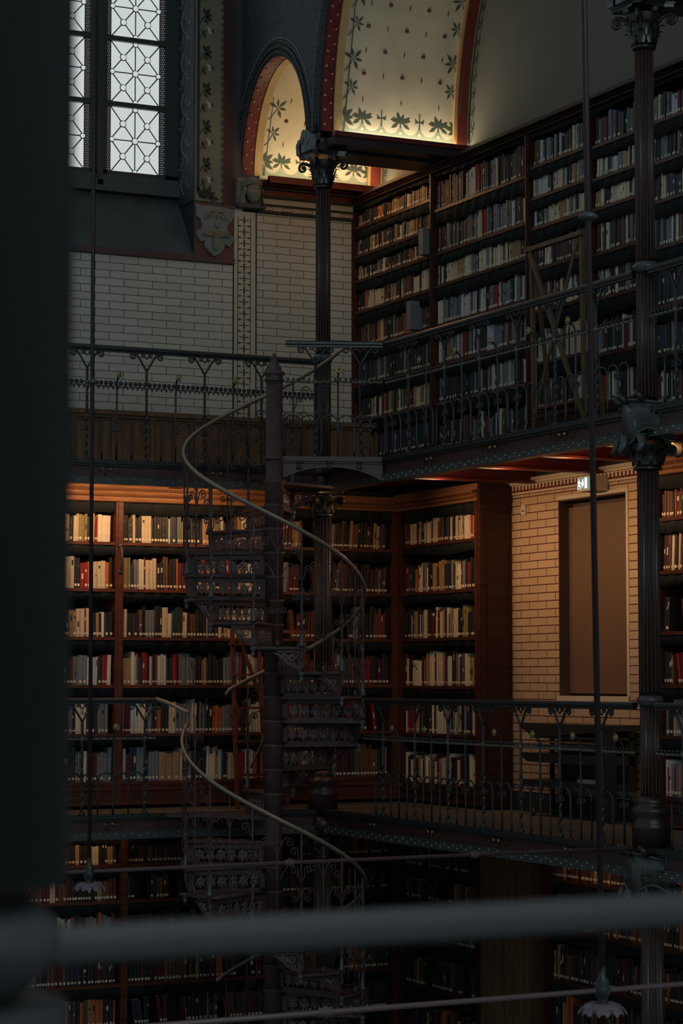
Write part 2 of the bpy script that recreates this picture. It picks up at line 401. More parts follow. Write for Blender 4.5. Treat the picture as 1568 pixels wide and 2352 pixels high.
# painted dentil band above the brick
w = MB()
w.box(XW - .008, 14.3, 2.62, XW + .002, 16.84, 2.72, CREAM); w.box(XW - .05, 14.3, 2.72, XW + .002, 16.84, 2.745, CREAM)
w.box(XW - .03, 14.3, 2.70, XW + .002, 16.84, 2.722, CREAM)
w.box(XW - .012, 14.3, 2.640, XW, 16.84, 2.655, MOTIF); w.box(XW - .012, 14.3, 2.618, XW, 16.84, 2.622, MOTIF); w.box(XW - .012, 14.3, 2.698, XW, 16.84, 2.703, MOTIF)
for i in range(46):
    y = 14.34 + i * .055; w.box(XW - .012, y, 2.65, XW, y + .02, 2.69, MOTIF)
struct(w.build('trim_7'))
# niche with flat painted panel
d = MB()
d.box(XW + .13, NYa, NZa, XW + .15, NYb - .0, NZb, DOORR)
d.box(XW + .09, NYa, NZa + .02, XW + .13, NYb - .014, NZb - .06, DOORP)
d.box(XW + .0, NYb - .012, NZa, XW + .13, NYb + .0, NZb, DOORR); d.box(XW, NYa, NZa - .0, XW + .13, NYa + .012, NZb, DOORR)
d.box(XW, NYa, NZb - .012, XW + .13, NYb, NZb, DOORR)
d.box(XW - .01, NYa - .02, NZa - .075, XW + .13, NYb + .03, NZa, CREAM)
d.box(XW - .008, NYa - .03, NZb, XW + .0, NYb + .02, NZb + .03, CREAM); d.box(XW - .008, NYa - .03, NZa, XW, NYa, NZb, CREAM)
dd = struct(d.build('door_1')); dd['label'] = 'plain ochre panel closing the brick niche'
k = MB(); k.lathe((XW + .09, NYa + .10, 1.75), [(.013, 0), (.016, -.01), (.008, -.02), (.014, -.028), (.006, -.034)], BLK, 12, (1, 0, 0)); k.build('door_knob', dd)
w = MB()
w.box(XW - .03, 14.4, 0, XW, 16.8, .16, mat('dark_skirting', (.035, .035, .035), .5)); struct(w.build('baseboard_right'))
# ---- gallery decks
def deck(name, z, mtop, munder):
    w = MB()
    w.box(X0, YA, z - .03, XW, YL + .95, z, mtop); w.box(XB, Y0, z - .03, XW, YA, z, mtop)
    w.box(X0, YA + .02, z - .06, XW, YL + .6, z - .031, munder); w.box(XB + .02, Y0, z - .06, XW, YA, z - .031, munder)
    return struct(w.build(name))
deck('floor_lower_gallery', 0, FLOOR, BEAM); deck('floor_upper_gallery', S, FLOOR, BEAM)
w = MB(); w.box(-8, -2.6, -S - .1, XW, YT + .5, -S, mat('grey_bounce_floor', (.28, .29, .30), .9)); struct(w.build('floor_hall'))  # floor out of view, pale grey chosen to bounce light upward
w = MB(); w.box(-2.5, -2.5, -.15, 3.5, 1.42, 0, FLOOR); struct(w.build('floor_near_gallery'))
# plain steel joists below the upper gallery on the side wall
w = MB()
for y in (16.39, 15.345, 14.372, 13.5, 12.5, 11.5):
    w.box(XB + .03, y - .05, S - .155, XW, y + .05, S - .14, BEAM); w.box(XB + .03, y - .008, S - .14, XW, y + .008, S - .06, BEAM)
struct(w.build('ceiling_joists_side'))
w = MB()
for x in (5.2, 6.25, 7.27, 8.25):
    w.box(x - .05, YA + .03, S - .155, x + .05, YL + .3, S - .14, BEAM); w.box(x - .008, YA + .03, S - .14, x + .008, YL + .3, S - .06, BEAM)
struct(w.build('ceiling_joists_far'))

# ================================================================ VAULTS AND ARCADE
class Prof:
    def __init__(s, c, a, z0, b):
        s.c, s.a, s.z0, s.b = c, a, z0, b; s.tab = [(0, 0)]; L = 0; p = s.pt(0)
        for i in range(1, 401):
            q = s.pt(PI * i / 400); L += math.hypot(q[0] - p[0], q[1] - p[1]); p = q; s.tab.append((L, PI * i / 400))
    def pt(s, t): return s.c + s.a * math.cos(t), s.z0 + s.b * math.sin(t)
    def nrm(s, t):
        n = Vector((0, -math.cos(t) / s.a, -math.sin(t) / s.b)); return n.normalized()
    def th(s, L):
        lo, hi = 0, 400
        while hi - lo > 1:
            m = (lo + hi) // 2
            if s.tab[m][0] <= L: lo = m
            else: hi = m
        a, b = s.tab[lo], s.tab[hi]
        return a[1] + (b[1] - a[1]) * (L - a[0]) / (b[0] - a[0])
    def at(s, x, L, off=0):
        t = s.th(L); y, z = s.pt(t); n = s.nrm(t) * off
        return Vector((x, y + n.y, z + n.z))
    def top(s, y):
        u = (y - s.c) / s.a
        return s.z0 + s.b * math.sqrt(max(0, 1 - u * u)) if abs(u) < 1 else None
V1, V2 = Prof(18.5, .70, 5.70, .93), Prof(15.15, 2.37, 5.75, 2.8)
V3 = Prof(10.25, 2.37, 5.75, 2.8)
VX0, VX1 = 8.51, 9.74
def vault(pr, name, lmax, right_rows):
    w = MB(); n = 60; ths = lin(0, PI, n)
    for off, flip in ((0, 0), (-.08, 1)):
        def fn(u, v):
            y, z = pr.pt(v); nn = pr.nrm(v) * off
            return (u, y + nn.y, z + nn.z)
        w.grid(fn, lin(VX0, VX1, 6), ths, VAULT)
    o = struct(w.build(name))
    # painted border, leaves and motifs: flat paint on the plaster
    q = MB(); per = .1855; n_c = 6; x0 = VX0 + .02
    f = lambda x, L: pr.at(x, L, .0012); f2 = lambda x, L: pr.at(x, L, .0022)
    def scal(x):
        u = ((x - x0) / per) % 1
        return .045 + .085 * (abs(u - .5) * 2) ** 2.6
    xs = lin(x0, x0 + n_c * per, 96)
    for a, b in zip(xs, xs[1:]): q.add([f(a, 0.0), f(b, 0.0), f(b, scal(b)), f(a, scal(a))], [(0, 1, 2, 3)], LEAFP)
    for i in range(n_c + 1):
        x = x0 + i * per
        q.flat([f2(x + .014 * math.cos(t), .055 + .014 * math.sin(t)) for t in lin(0, 2 * PI, 12)[:-1]], PAPER)
        if i % 2 == 1:
            leafy(f2, (q, LEAF), x, .13, .115, PI / 2, 4, .17, .62); q.flat([f2(x - .006, .10), f2(x + .006, .10), f2(x + .004, .17), f2(x - .004, .17)], LEAF)
            for d in (-1, 1): leafy(f2, (q, LEAF), x + d * .005, .155, .095, PI / 2 - d * 1.45, 1, .17); leafy(f2, (q, LEAF), x + d * .01, .145, .095, PI / 2 - d * 2.15, 1, .17)
        elif 0 < i < n_c:
            q.flat([f2(x - .006, .10), f2(x + .006, .10), f2(x + .004, .22), f2(x - .004, .22)], LEAF)
            q.flat([f2(x + .011 * math.cos(t), .225 + .014 * math.sin(t)) for t in lin(0, 2 * PI, 10)[:-1]], MOTIF2)
            for d in (-1, 1): q.flat([f2(x, .165), f2(x + d * .03, .18), f2(x + d * .045, .20), f2(x + d * .04, .15), f2(x + d * .025, .158)], LEAF)
        else:
            d = 1 if i == 0 else -1
            leafy(f2, (q, LEAF), x + d * .0, .14, .12, PI / 2 - d * 1.2, 4, .17, .62)
    for d, xe in ((1, x0), (-1, x0 + n_c * per)):
        L = .1
        q.add([f(xe, 0), f(xe + d * .016, 0), f(xe + d * .006, lmax), f(xe, lmax)], [(0, 1, 2, 3)], LEAF)
        for kk, L in enumerate((.42, .66, .96, 1.2)):
            if L > lmax: break
            L += .06 if d < 0 else 0
            pts = [f2(xe + d * (.0 + .075 * u ** .7), L - .13 + .12 * u) for u in lin(0, 1, 6)]
            q.tube(pts, .0028, LEAF, 4)
            leafy(f2, (q, LEAF), xe + d * .072, L - .012, .105 if kk % 2 else .08, PI / 2 - d * .75, 5, .15, .95)
    for r in range(0, 9):
        L = .28 + r * .20
        if L > lmax: break
        for i in range(1, n_c):
            x = x0 + i * per - (.0 if r % 1 == 0 else 0)
            if r == 0:
                if i % 2 == 1: q.flat([f2(x, L), f2(x + .005, L + .035), f2(x, L + .07), f2(x - .005, L + .035)], MOTIF)
            elif (i + r) % 2 == 0:
                for tt in (spiral(x, L + .052, .007, .019, 0, 3.2 * PI, 14), ):
                    q.tube([f2(a, b) for a, b in tt], .0038, MOTIF, 4)
            else: q.flat([f2(x, L + .015), f2(x + .006, L + .05), f2(x, L + .085), f2(x - .006, L + .05)], MOTIF)
    q.build('painted_border', o)
    rb = MB()            # red wall rib at the side wall, with gilt edges
    for a, b, dp, m in ((VX1 - .115, VX1 - .02, .05, REDB), (VX1 - .14, VX1 - .115, .03, GOLDP), (VX1 - .02, VX1 + .012, .03, CREAM)):
        rb.grid(lambda u, v: pr.at(a + (b - a) * u, v, dp), [0, 1], lin(0, pr.tab[-1][0] - .001, 60), m)
        rb.grid(lambda u, v: pr.at(a, v, dp * u), [0, 1], lin(0, pr.tab[-1][0] - .001, 60), m)
        rb.grid(lambda u, v: pr.at(b, v, dp * u), [0, 1], lin(0, pr.tab[-1][0] - .001, 60), m)
    for L in lin(.12, 2.0, 12):      # bud border painted on the wall beside the rib
        if L > lmax + .2: break
        y, z = pr.pt(pr.th(L)); nn = pr.nrm(pr.th(L))
        wf = lambda a, b: Vector((XW - .004, y + nn.y * .11 + a, z + nn.z * .11 + b))
        leafy(wf, (rb, LEAF), 0, 0, .09, .9, 3)
        rb.tube([Vector((XW - .004, y + nn.y * .06, z + nn.z * .06 - .09)), wf(0, 0)], .003, LEAF, 4)
    for a0_, a1_ in ((.03, .045), ):
        rb.grid(lambda u, v: (XW - .003, pr.at(0, v, a0_ + (a1_ - a0_) * u).y, pr.at(0, v, a0_ + (a1_ - a0_) * u).z), [0, 1], lin(0, pr.tab[-1][0] - .001, 60), LEAF)
    struct(rb.build('wall_rib', o)); return o
MOTIF2 = mat('ochre_motif_paint', (.40, .26, .11), .7); GOLDP = mat('gold_ochre_paint', (.60, .40, .17), .6, 0, .1, 9)
vault(V1, 'ceiling_vault_narrow', .75, 0); vault(V2, 'ceiling_vault_wide', 1.45, 0); vault(V3, 'ceiling_vault_near', .6, 0)
# arcade wall along the gallery edge
w = MB(); AX0, AX1 = 8.32, 8.51
def arch_z(y):
    for p in (V1, V2, V3):
        z = p.top(y)
        if z is not None: return z
    return 5.62
ys = sorted(set([Y0, 12.62, 12.78, 17.52, 17.80, 19.2] + lin(V3.c - 2.25, V3.c + 2.37, 60) + [V2.c + V2.a * math.cos(t) for t in lin(0, PI, 90)] + [V1.c + V1.a * math.cos(t) for t in lin(0, PI, 50)]))
ys = [y for y in ys if y >= Y0]
for ya, yb in zip(ys, ys[1:]):
    if yb - ya < 1e-5: continue
    m_ = (ya + yb) / 2; e = 1e-5; za, zb = arch_z(ya + e), arch_z(yb - e)
    for x in (AX0, AX1): w.add([(x, ya, za), (x, yb, zb), (x, yb, 10), (x, ya, 10)], [(0, 1, 2, 3)], DAM)
    w.add([(AX0, ya, za), (AX1, ya, za), (AX1, yb, zb), (AX0, yb, zb)], [(0, 1, 2, 3)], REDM)
struct(w.build('wall_arcade'))
for idx, pr in enumerate((V1, V2, V3)):
    q = MB(); L1 = pr.tab[-1][0] - .001; vs = lin(0, L1, 70)
    q.grid(lambda u, v: pr.at(AX0 + .004 + u * .115, v, .006), [0, 1], vs, REDM)
    q.grid(lambda u, v: pr.at(AX0 + .12 + u * .072, v, .014), [0, 1], vs, GOLDP)
    q.grid(lambda u, v: pr.at(AX0 + .12, v, .014 * u), [0, 1], vs, GOLDP)
    n = int(L1 / .125)
    for i in range(n):
        p_ = pr.at(AX0 + .03, .06 + i * .125, .008); q.ball(p_, .013, GOLD, 8, 5)
        p_ = pr.at(AX0 + .09, .12 + i * .125, .007); q.ball(p_, .011, GOLDP, 8, 4, (1, 1, .6))
    for off, r in ((-.03, .016), (-.075, .022), (-.125, .012), (-.15, .010)):
        q.tube([pr.at(AX0 - .004, v, off) for v in lin(.0, L1, 64)], r, (DAM, LEAD, DARKP, SCR)[(-.03, -.075, -.125, -.15).index(off)], 6)
    for i in range(int(L1 / .05)): q.ball(pr.at(AX0 - .022, .02 + i * .05, -.075), .013, DAM, 6, 4)
    struct(q.build('trim_%d' % (8 + idx)))
# tie beams that carry the vaults
for i, (y0, y1) in enumerate(((17.47, 17.82), (12.56, 12.80))):
    w = MB(); w.box(AX0, y0, 5.56, XW, y1, 5.68, COLM); w.box(AX0 + .02, y0 - .20, 5.585, XW, y0 + .06, 5.66, COLM); w.box(AX0 + .01, y0 - .22, 5.655, XW, y0 - .16, 5.695, REDM); w.box(AX1, y0 - .2, 5.66, XW, y1, 5.675, GOLDP)
    struct(w.build('ceiling_beam_%s' % ('far', 'near')[i]))

# ================================================================ CARVINGS ON THE FAR WALL
def head_pt(u, v, c, R):
    d = Vector((math.cos(v) * math.sin(u), -math.cos(v) * math.cos(u), math.sin(v)))
    x, z = d.x * R[0], d.z * R[2]; k = 0
    if d.y < .1:
        g = lambda a, b, sx, sz: math.exp(-((x - a) / sx) ** 2 - ((z - b) / sz) ** 2)
        k = .028 * g(0, -.012, .010, .022) + .012 * g(0, -.026, .016, .008) + .012 * g(-.026, .026, .02, .007) + .012 * g(.026, .026, .02, .007)
        k -= .016 * (g(-.028, .008, .014, .009) + g(.028, .008, .014, .009)); k += .006 * (g(-.028, .006, .009, .005) + g(.028, .006, .009, .005))
        k += .009 * g(0, -.048, .022, .005) + .008 * g(0, -.060, .018, .005) - .007 * g(0, -.054, .024, .0025) + .012 * g(0, -.085, .02, .012)
        k += .007 * (g(-.042, -.022, .012, .012) + g(.042, -.022, .012, .012))
    return Vector((c[0] + x, c[1] + d.y * R[1] - k, c[2] + z))
hb = thing('carved_corbel', 'carved stone head in a draped hood, corbel above the cream pilaster', 'carving', (8.375, YT - .07, 5.395))
m = MB(); m.box(8.245, YT - .10, 5.385, 8.52, YT, 5.42, SLATE); m.box(8.25, YT - .06, 5.42, 8.51, YT, 5.66, STONEB); m.build('backing_block', hb)
m = MB(); m.grid(lambda u, v: head_pt(u, v, (8.385, YT - .115, 5.525), (.070, .075, .105)), lin(-PI, PI, 60), lin(-PI / 2, PI / 2, 56), STONEB); m.build('face', hb)
m = MB()
def hood(u, v):
    fold = .006 * math.sin(9 * u + 5 * v); r = 1.18 + .10 * abs(math.sin(u / 2)) + (.35 * max(0, -v) if v < 0 else 0) * (1 if abs(u) > .5 else .3)
    return Vector((8.382 + (.074 * r + fold) * math.sin(u), YT - .095 - (.062 * r + fold) * math.cos(u) * (1 if abs(u) < 1.5 else .6), 5.535 + .125 * v))
for sg in (-1, 1):
    m.grid(lambda a, v: hood(sg * a, v), lin(.98, PI, 24), lin(-1.05, .75, 20), STONEB)
m.grid(lambda u, t: Vector((8.382 + .088 * math.cos(t) * math.sin(u), YT - .095 - .09 * math.cos(t) * math.cos(u) + .02 * math.sin(t), 5.60 + .062 * math.sin(t) + .005 * math.sin(12 * t + 3 * u))), lin(-PI, PI, 36), lin(-.25, PI / 2, 14), STONEB)
m.tube([(8.382 + .085 * math.sin(u), YT - .10 - .082 * math.cos(u), 5.592 + .014 * math.sin(u * 1.5 + 1)) for u in lin(-1.7, 1.7, 24)], .012, STONEB, 8)
m.tube([(8.382 + .088 * math.sin(u), YT - .10 - .080 * math.cos(u), 5.615 + .018 * math.sin(u + .4)) for u in lin(-1.7, 1.7, 24)], .010, STONEB, 8)
m.build('hood', hb)
sh = thing('carved_shield', 'grey carved shield with an open book in relief, below the flower strip', 'carving', (8.04, YT - .02, 4.9))
m = MB(); m.box(7.852, YT - .012, 4.91, 8.232, YT, 5.40, mat('terracotta_paint', (.16, .06, .05), .7)); m.build('background_panel', sh)
sp = lambda x, z: (7.852 + x * .38, YT - .012, 5.40 - z * .49)
out = [(.0, .02), (.12, .06), (.3, .045), (.5, .06), (.72, .06), (.98, .085), (.98, .2), (.93, .30), (.84, .36), (.80, .43), (.83, .53), (.97, .60), (.97, .68), (.86, .80), (.76, .74), (.73, .84), (.62, .93), (.48, .99), (.36, .92), (.24, .82), (.22, .70), (.14, .74), (.03, .62), (.01, .54), (.14, .50), (.17, .42), (.12, .31), (.02, .26), (.01, .14)]
m = MB(); m.prism([sp(*p) for p in out], (0, -.03, 0), STONE); m.build('shield', sh)
m = MB(); q = lambda x, z, o=.03: (7.852 + x * .38, YT - .012 - o, 5.40 - z * .49)
for cx in (.40, .62):
    m.tube([q(cx + .16 * math.cos(t), .30 - .16 * math.sin(t), .035) for t in lin(.0 if cx > .5 else .4, PI - (.4 if cx > .5 else 0), 14)], .012, STONEB, 8)
    m.tube([q(cx + .08 * math.cos(t), .30 - .09 * math.sin(t), .035) for t in lin(.2, PI - .2, 10)], .010, STONEB, 8)
m.ball(q(.54, .40, .035), .028, STONEB, 10, 6, (1, .6, 1.2))
m.build('wreath_relief', sh)
m = MB()
m.prism([q(.24, .48), q(.52, .52), q(.80, .50), q(.88, .61), q(.52, .64), q(.16, .60)], (0, -.022, 0), STONEB)
for k in range(3):
    for a, b in ((.21, .50), (.54, .85)): m.bar(q(a + .02 * (2 - k), .52 + k * .033, .054), q(b, .535 + k * .033, .054), .006, .006, STONEB)
m.prism([q(.44, .64), q(.58, .64), q(.57, .84), q(.50, .87), q(.44, .84)], (0, -.02, 0), STONEB)
m.build('book_relief', sh)

# ================================================================ COLUMNS
def capital(m, c, z0, z1, r0, hw, volute=.055):
    H = z1 - z0; x, y = c
    m.lathe((x, y, z0), [(r0 * 1.22, 0), (r0 * 1.3, .012), (r0 * 1.12, .028), (r0 * 1.02, .03), (r0 * 1.1, H * .35), (r0 * 1.45, H * .65), (r0 * 1.9, H * .86), (r0 * 1.9, H * .88)], LEADC, 24)
    for row, (n, zb, hh, off) in enumerate(((8, .03, H * .42, 0), (8, H * .30, H * .45, PI / 8))):
        for k in range(n):
            a = 2 * PI * k / n + off; ca, sa = math.cos(a), math.sin(a); cr = []
            rb = r0 * (1.08 + .14 * row)
            for t in lin(0, 1, 7):
                rr = rb + .012 + .05 * t ** 3; zz = z0 + zb + hh * (t if t < .8 else .8 - (t - .8) * .5)
                cr.append((rr, zz, .030 * math.sin(PI * min(1, .25 + t * .72))))
            pts = []; fs = []
            for i, (rr, zz, wd) in enumerate(cr):
                for j in (-1, -.4, .4, 1):
                    rj = rr + (.010 if abs(j) < .5 else 0)
                    pts.append((x + rj * ca - j * wd * sa, y + rj * sa + j * wd * ca, zz))
                if i: fs += [((i - 1) * 4 + j, (i - 1) * 4 + j + 1, i * 4 + j + 1, i * 4 + j) for j in range(3)]
            m.add(pts, fs, LEADC, True)
    for k in range(4):
        a = PI / 4 + k * PI / 2; ca, sa = math.cos(a), math.sin(a); rc = hw * 1.28
        sp_ = [(r0 * 1.25, z0 + H * .45), (r0 * 1.6, z0 + H * .72), (rc - volute * .6, z1 - .035)] + spiral(rc - .01, z1 - .035 - volute * .75, volute * .8, .008, PI * .75, -PI * 2.1, 18)
        m.tube([(x + r * ca, y + r * sa, z) for r, z in sp_], [.014] * 3 + lin(.014, .007, 18), LEADC, 8)
        m.ball((x + (rc - .012) * ca, y + (rc - .012) * sa, z1 - .035 - volute * .75), .014, LEADC, 8, 5)
        b = k * PI / 2
        m.ball((x + hw * .92 * math.cos(b), y + hw * .92 * math.sin(b), z1 - .02), .022, IRONG, 8, 5)
    pts = []
    for k in range(4):
        a = PI / 4 + k * PI / 2
        for j in lin(-.12, .12, 2): pts.append((hw * 1.40 * math.cos(a + j), hw * 1.40 * math.sin(a + j)))
        for j in (.32, .55, .79, 1.02, 1.25):
            t = (j - .785) / .785; pts.append((hw * (.90 + .42 * t * t) * math.cos(a + j), hw * (.90 + .42 * t * t) * math.sin(a + j)))
    m.prism([(x + px, y + py, z1) for px, py in pts], (0, 0, .022), LEADC)
    m.prism([(x + px * 1.05, y + py * 1.05, z1 + .022) for px, py in pts], (0, 0, .016), LEADC)
LEADC = mat('bronze_black_iron', (.030, .032, .028), .32, .2, .2, 40, spec=.9)
def column(x, y, label, cart):
    t = thing('iron_column', label, 'column', (x, y, -S), 'iron columns along the gallery edge')
    c = (x, y)
    for zf in (-S, 0, S):
        top = zf == S
        m = MB()
        if top: m.lathe((x, y, zf), [(.085, 0), (.085, .03), (.07, .05), (.064, .07)], COLM, 28)
        else: m.lathe((x, y, zf), [(.125, 0), (.125, .12), (.132, .135), (.118, .15), (.115, .20), (.132, .225), (.128, .25), (.10, .262), (.095, .28), (.105, .295), (.09, .31), (.07, .33)], COLM, 28); m.build('base', t)
        m = MB(); z_ = .06 if top else .32; m.lathe((x, y, zf + z_), [(.066, 0), (.066, .92 - z_)], COLM, 80, None, True, 16, .16)
        for k in range(16):
            a = 2 * PI * (k) / 16
            m.tube([(x + .0655 * math.cos(a), y + .0655 * math.sin(a), zf + z) for z in (z_ + .02, .90)], .0028, FILLET, 4)
        m.build('pedestal_shaft', t)
        m = MB(); m.lathe((x, y, zf + .91), [(.066, 0), (.075, .012), (.088, .03), (.09, .045), (.078, .058), (.066, .07)], IRONG, 24); m.build('collar', t)
        m = MB(); r = .060 if top else .070; z1 = 5.26 if top else zf + 2.46
        m.lathe((x, y, zf + .97), [(r + .003, 0), (r, z1 - zf - .97)], COLM, 80, None, True, 16, .17)
        for k in range(16):
            a = 2 * PI * k / 16
            m.tube([(x + (r + .001) * math.cos(a), y + (r + .001) * math.sin(a), z) for z in (zf + 1.0, z1 - .02)], .0028, FILLET, 4)
        m.build('shaft', t)
        m = MB()
        if top: capital(m, c, 5.255, 5.52, .062, .15); m.box(x - .10, y - .10, 5.555, x + .14, y + .14, 5.62, COLM)
        else: capital(m, c, zf + 2.45, zf + 2.64, .075, .13, .04); m.lathe((x, y, zf + 2.67), [(.09, 0), (.10, .05), (.10, .12)], COLM, 20)
        m.build('capital', t)
        if top:
            m = MB(); o = Vector((x - .17, y, 5.56))
            for k, (dy, hh, wv) in enumerate(((.13, .13, .05), (.045, .20, .06), (-.06, .15, .05))):
                m.prism([o + Vector((0, dy - wv, 0)), o + Vector((0, dy + wv, 0)), o + Vector((0, dy + wv * 1.1, hh * .6)), o + Vector((0, dy + wv * .5, hh * .95)), o + Vector((0, dy, hh)), o + Vector((0, dy - wv * .6, hh * .9)), o + Vector((0, dy - wv, hh * .5))], (.05, 0, 0), STONE)
                m.tube([o + Vector((-.008, dy + a, b)) for a, b in spiral(0, hh * .55, .03, .006, -PI / 2, 2.4 * PI, 14)], .008, STONE, 5)
            m.build('carved_leaf', t)
    if cart:
        for zc, word in ((S - .02, 'ROTSJLOO'), (-.11, 'Plantin')):
            m = MB(); R = .205; xc = x + .06
            ang = lambda u: PI + u
            def cp(u, z, dr=0): return Vector((xc + (R + dr) * math.cos(ang(u)), y + (R + dr) * 1.25 * math.sin(ang(u)), zc + z))
            us = lin(-1.35, 1.35, 26)
            lo = lambda u: -.15 - .03 * math.cos(u * 4.6) - (.03 if abs(u) < .25 else 0)
            hi = lambda u: .055 + .02 * math.cos(u * 2.2)
            for a, b in zip(us, us[1:]):
                m.add([cp(a, lo(a)), cp(b, lo(b)), cp(b, hi(b)), cp(a, hi(a)), cp(a, lo(a), -.02), cp(b, lo(b), -.02), cp(b, hi(b), -.02), cp(a, hi(a), -.02)],
                      [(0, 1, 2, 3), (4, 7, 6, 5), (0, 4, 5, 1), (3, 2, 6, 7)], IRONG, True)
            m.tube([cp(u, lo(u), .004) for u in us], .010, IRONG, 6); m.tube([cp(u, hi(u), .004) for u in us], .008, IRONG, 6)
            for sg in (-1, 1):
                for zz, rr in ((.05, .05), (-.16, .045)):
                    m.tube([cp(sg * 1.35, zz) + Vector((-a, 0, b)) for a, b in spiral(.03, 0, rr, .008, PI, PI + sg * 3.4 * PI, 16)], .012, IRONG, 6)
                    m.ball(cp(sg * 1.30, zz, .02), .016, GOLD, 8, 5)
            for k, u in enumerate((-.75, -.15, .45)):
                m.tube([cp(u, -.17, .01), cp(u + .1, -.22, .03), cp(u + .05, -.26, .05), cp(u - .05, -.27, .04)], [.03, .028, .02, .006], IRONG, 8)
                m.tube([cp(u + .1, .06, .01), cp(u, .10, .03), cp(u - .08, .13, .05)], [.02, .024, .008], LEADC, 8)
            co = m.build('cartouche', t)
            fc = bpy.data.curves.new('lettering', 'FONT'); fc.body = word; fc.size = .075 if len(word) < 8 else .062; fc.align_x = 'CENTER'; fc.extrude = .004; fc.materials.append(IRONG)
            fo = bpy.data.objects.new('lettering', fc); C.objects.link(fo)
            nrm = Vector((-.80, -.60, 0)); rt = Vector((.60, -.80, 0)); pos = Vector((xc, y, zc - .05)) + Vector((-.80 * R, -.60 * R * 1.25, 0)) + nrm * .03
            bpy.context.view_layer.update(); me_ = bpy.data.meshes.new_from_object(fo.evaluated_get(bpy.context.evaluated_depsgraph_get())); bpy.data.objects.remove(fo)
            fo = bpy.data.objects.new('lettering', me_); C.objects.link(fo); fo.parent = co
            M_ = Matrix((rt, Vector((0, 0, 1)), nrm)).transposed().to_4x4(); M_.translation = pos - Vector(t['_o'])
            fo.matrix_local = M_
    return t
column(8.36, YA, 'tall dark fluted iron column at the gallery corner behind the spiral stair', False)
column(8.40, 12.68, 'fluted iron column with scrolled name plates at the tie rod end', True)

# ================================================================ GALLERY GIRDERS
def ornament(fn, parent):
    m = MB()
    m.tube([fn(0, -.045), fn(0, .05)], [.010, .004], IRONG, 6)
    for d in (-1, 1):
        m.ball(fn(d * .035, .012, .012), .014, GOLD, 8, 5)
        m.tube([fn(d * (.012 + a), b) for a, b in spiral(.035, .012, .026, .020, PI, PI - 2 * PI, 12)], .004, FILLET, 5)
        m.tube([fn(d * a, b) for a, b in [(.06, .0), (.09, -.022), (.11, -.015)] + spiral(.115, .004, .020, .005, -PI / 2, 2.2 * PI, 12)], .004, FILLET, 5)
        m.tube([fn(d * a, b) for a, b in [(.13, .01), (.15, .025), (.175, .012), (.19, -.004)]], .0035, FILLET, 5)
    m.build('scroll_ornament', parent)
def girder(label, O, D, N, L, z, orn):
    O, D, N = Vector(O), Vector(D), Vector(N); UP = Vector((0, 0, 1))
    t = thing('gallery_girder', label, 'girder', O + UP * (z - .2), 'riveted girders of the galleries')
    W = lambda s, n, h: O + D * s + N * n + UP * (z + h)
    m = MB(); m.obox(W(0, -.012, -.15), D * L, N * .022, UP * .13, GIRD); m.build('web', t)
    m = MB(); m.obox(W(0, -.03, -.032), D * L, N * .085, UP * .034, IRON); m.obox(W(0, -.02, -.05), D * L, N * .055, UP * .018, IRON)
    for i in range(int(L / .127)): m.obox(W(i * .127, .05, -.01), D * .03, N * .012, UP * .014, IRON)
    m.build('flange', t)
    m = MB(); m.obox(W(0, .0, -.19), D * L, N * .035, UP * .055, IRONG); m.obox(W(0, -.05, -.195), D * L, N * .10, UP * .010, IRONG); m.obox(W(0, 0, -.137), D * L, N * .042, UP * .006, IRONG)
    n = int(L / .067)
    for i in range(n): m.ball(W(.03 + i * .067, .036, -.150 if i % 2 else -.174), .009, RIV, 6, 4)
    m.build('rivet_strip', t)
    for s in orn: ornament(lambda a, b, c=0: W(s + a, .014 + c, -.085 + b), t)
    return t
RIV = mat('worn_rivet', (.34, .36, .34), .35, .4)
girder('dark red riveted girder of the upper gallery below the tiled far wall', (X0, YA, 0), (1, 0, 0), (0, -1, 0), 8.27 - X0, S, [x - X0 for x in (4.47, 5.44, 6.41, 7.377)])
girder('dark red riveted girder of the upper gallery running to the column with name plates', (XB, 17.46, 0), (0, -1, 0), (-1, 0, 0), 17.46 - Y0, S, [17.46 - y for y in (16.57, 15.598, 14.614, 13.643, 11.7, 10.7)])
girder('dark riveted girder of the lower gallery under the far bookcases', (X0, YA, 0), (1, 0, 0), (0, -1, 0), 8.27 - X0, 0, [x - X0 for x in (4.5, 5.47, 6.45, 7.4)])
girder('dark riveted girder of the lower gallery under the iron railing with floor hoops', (XB, 17.46, 0), (0, -1, 0), (-1, 0, 0), 17.46 - Y0, 0, [17.46 - y for y in (16.57, 15.594, 14.585, 13.6, 11.7)])

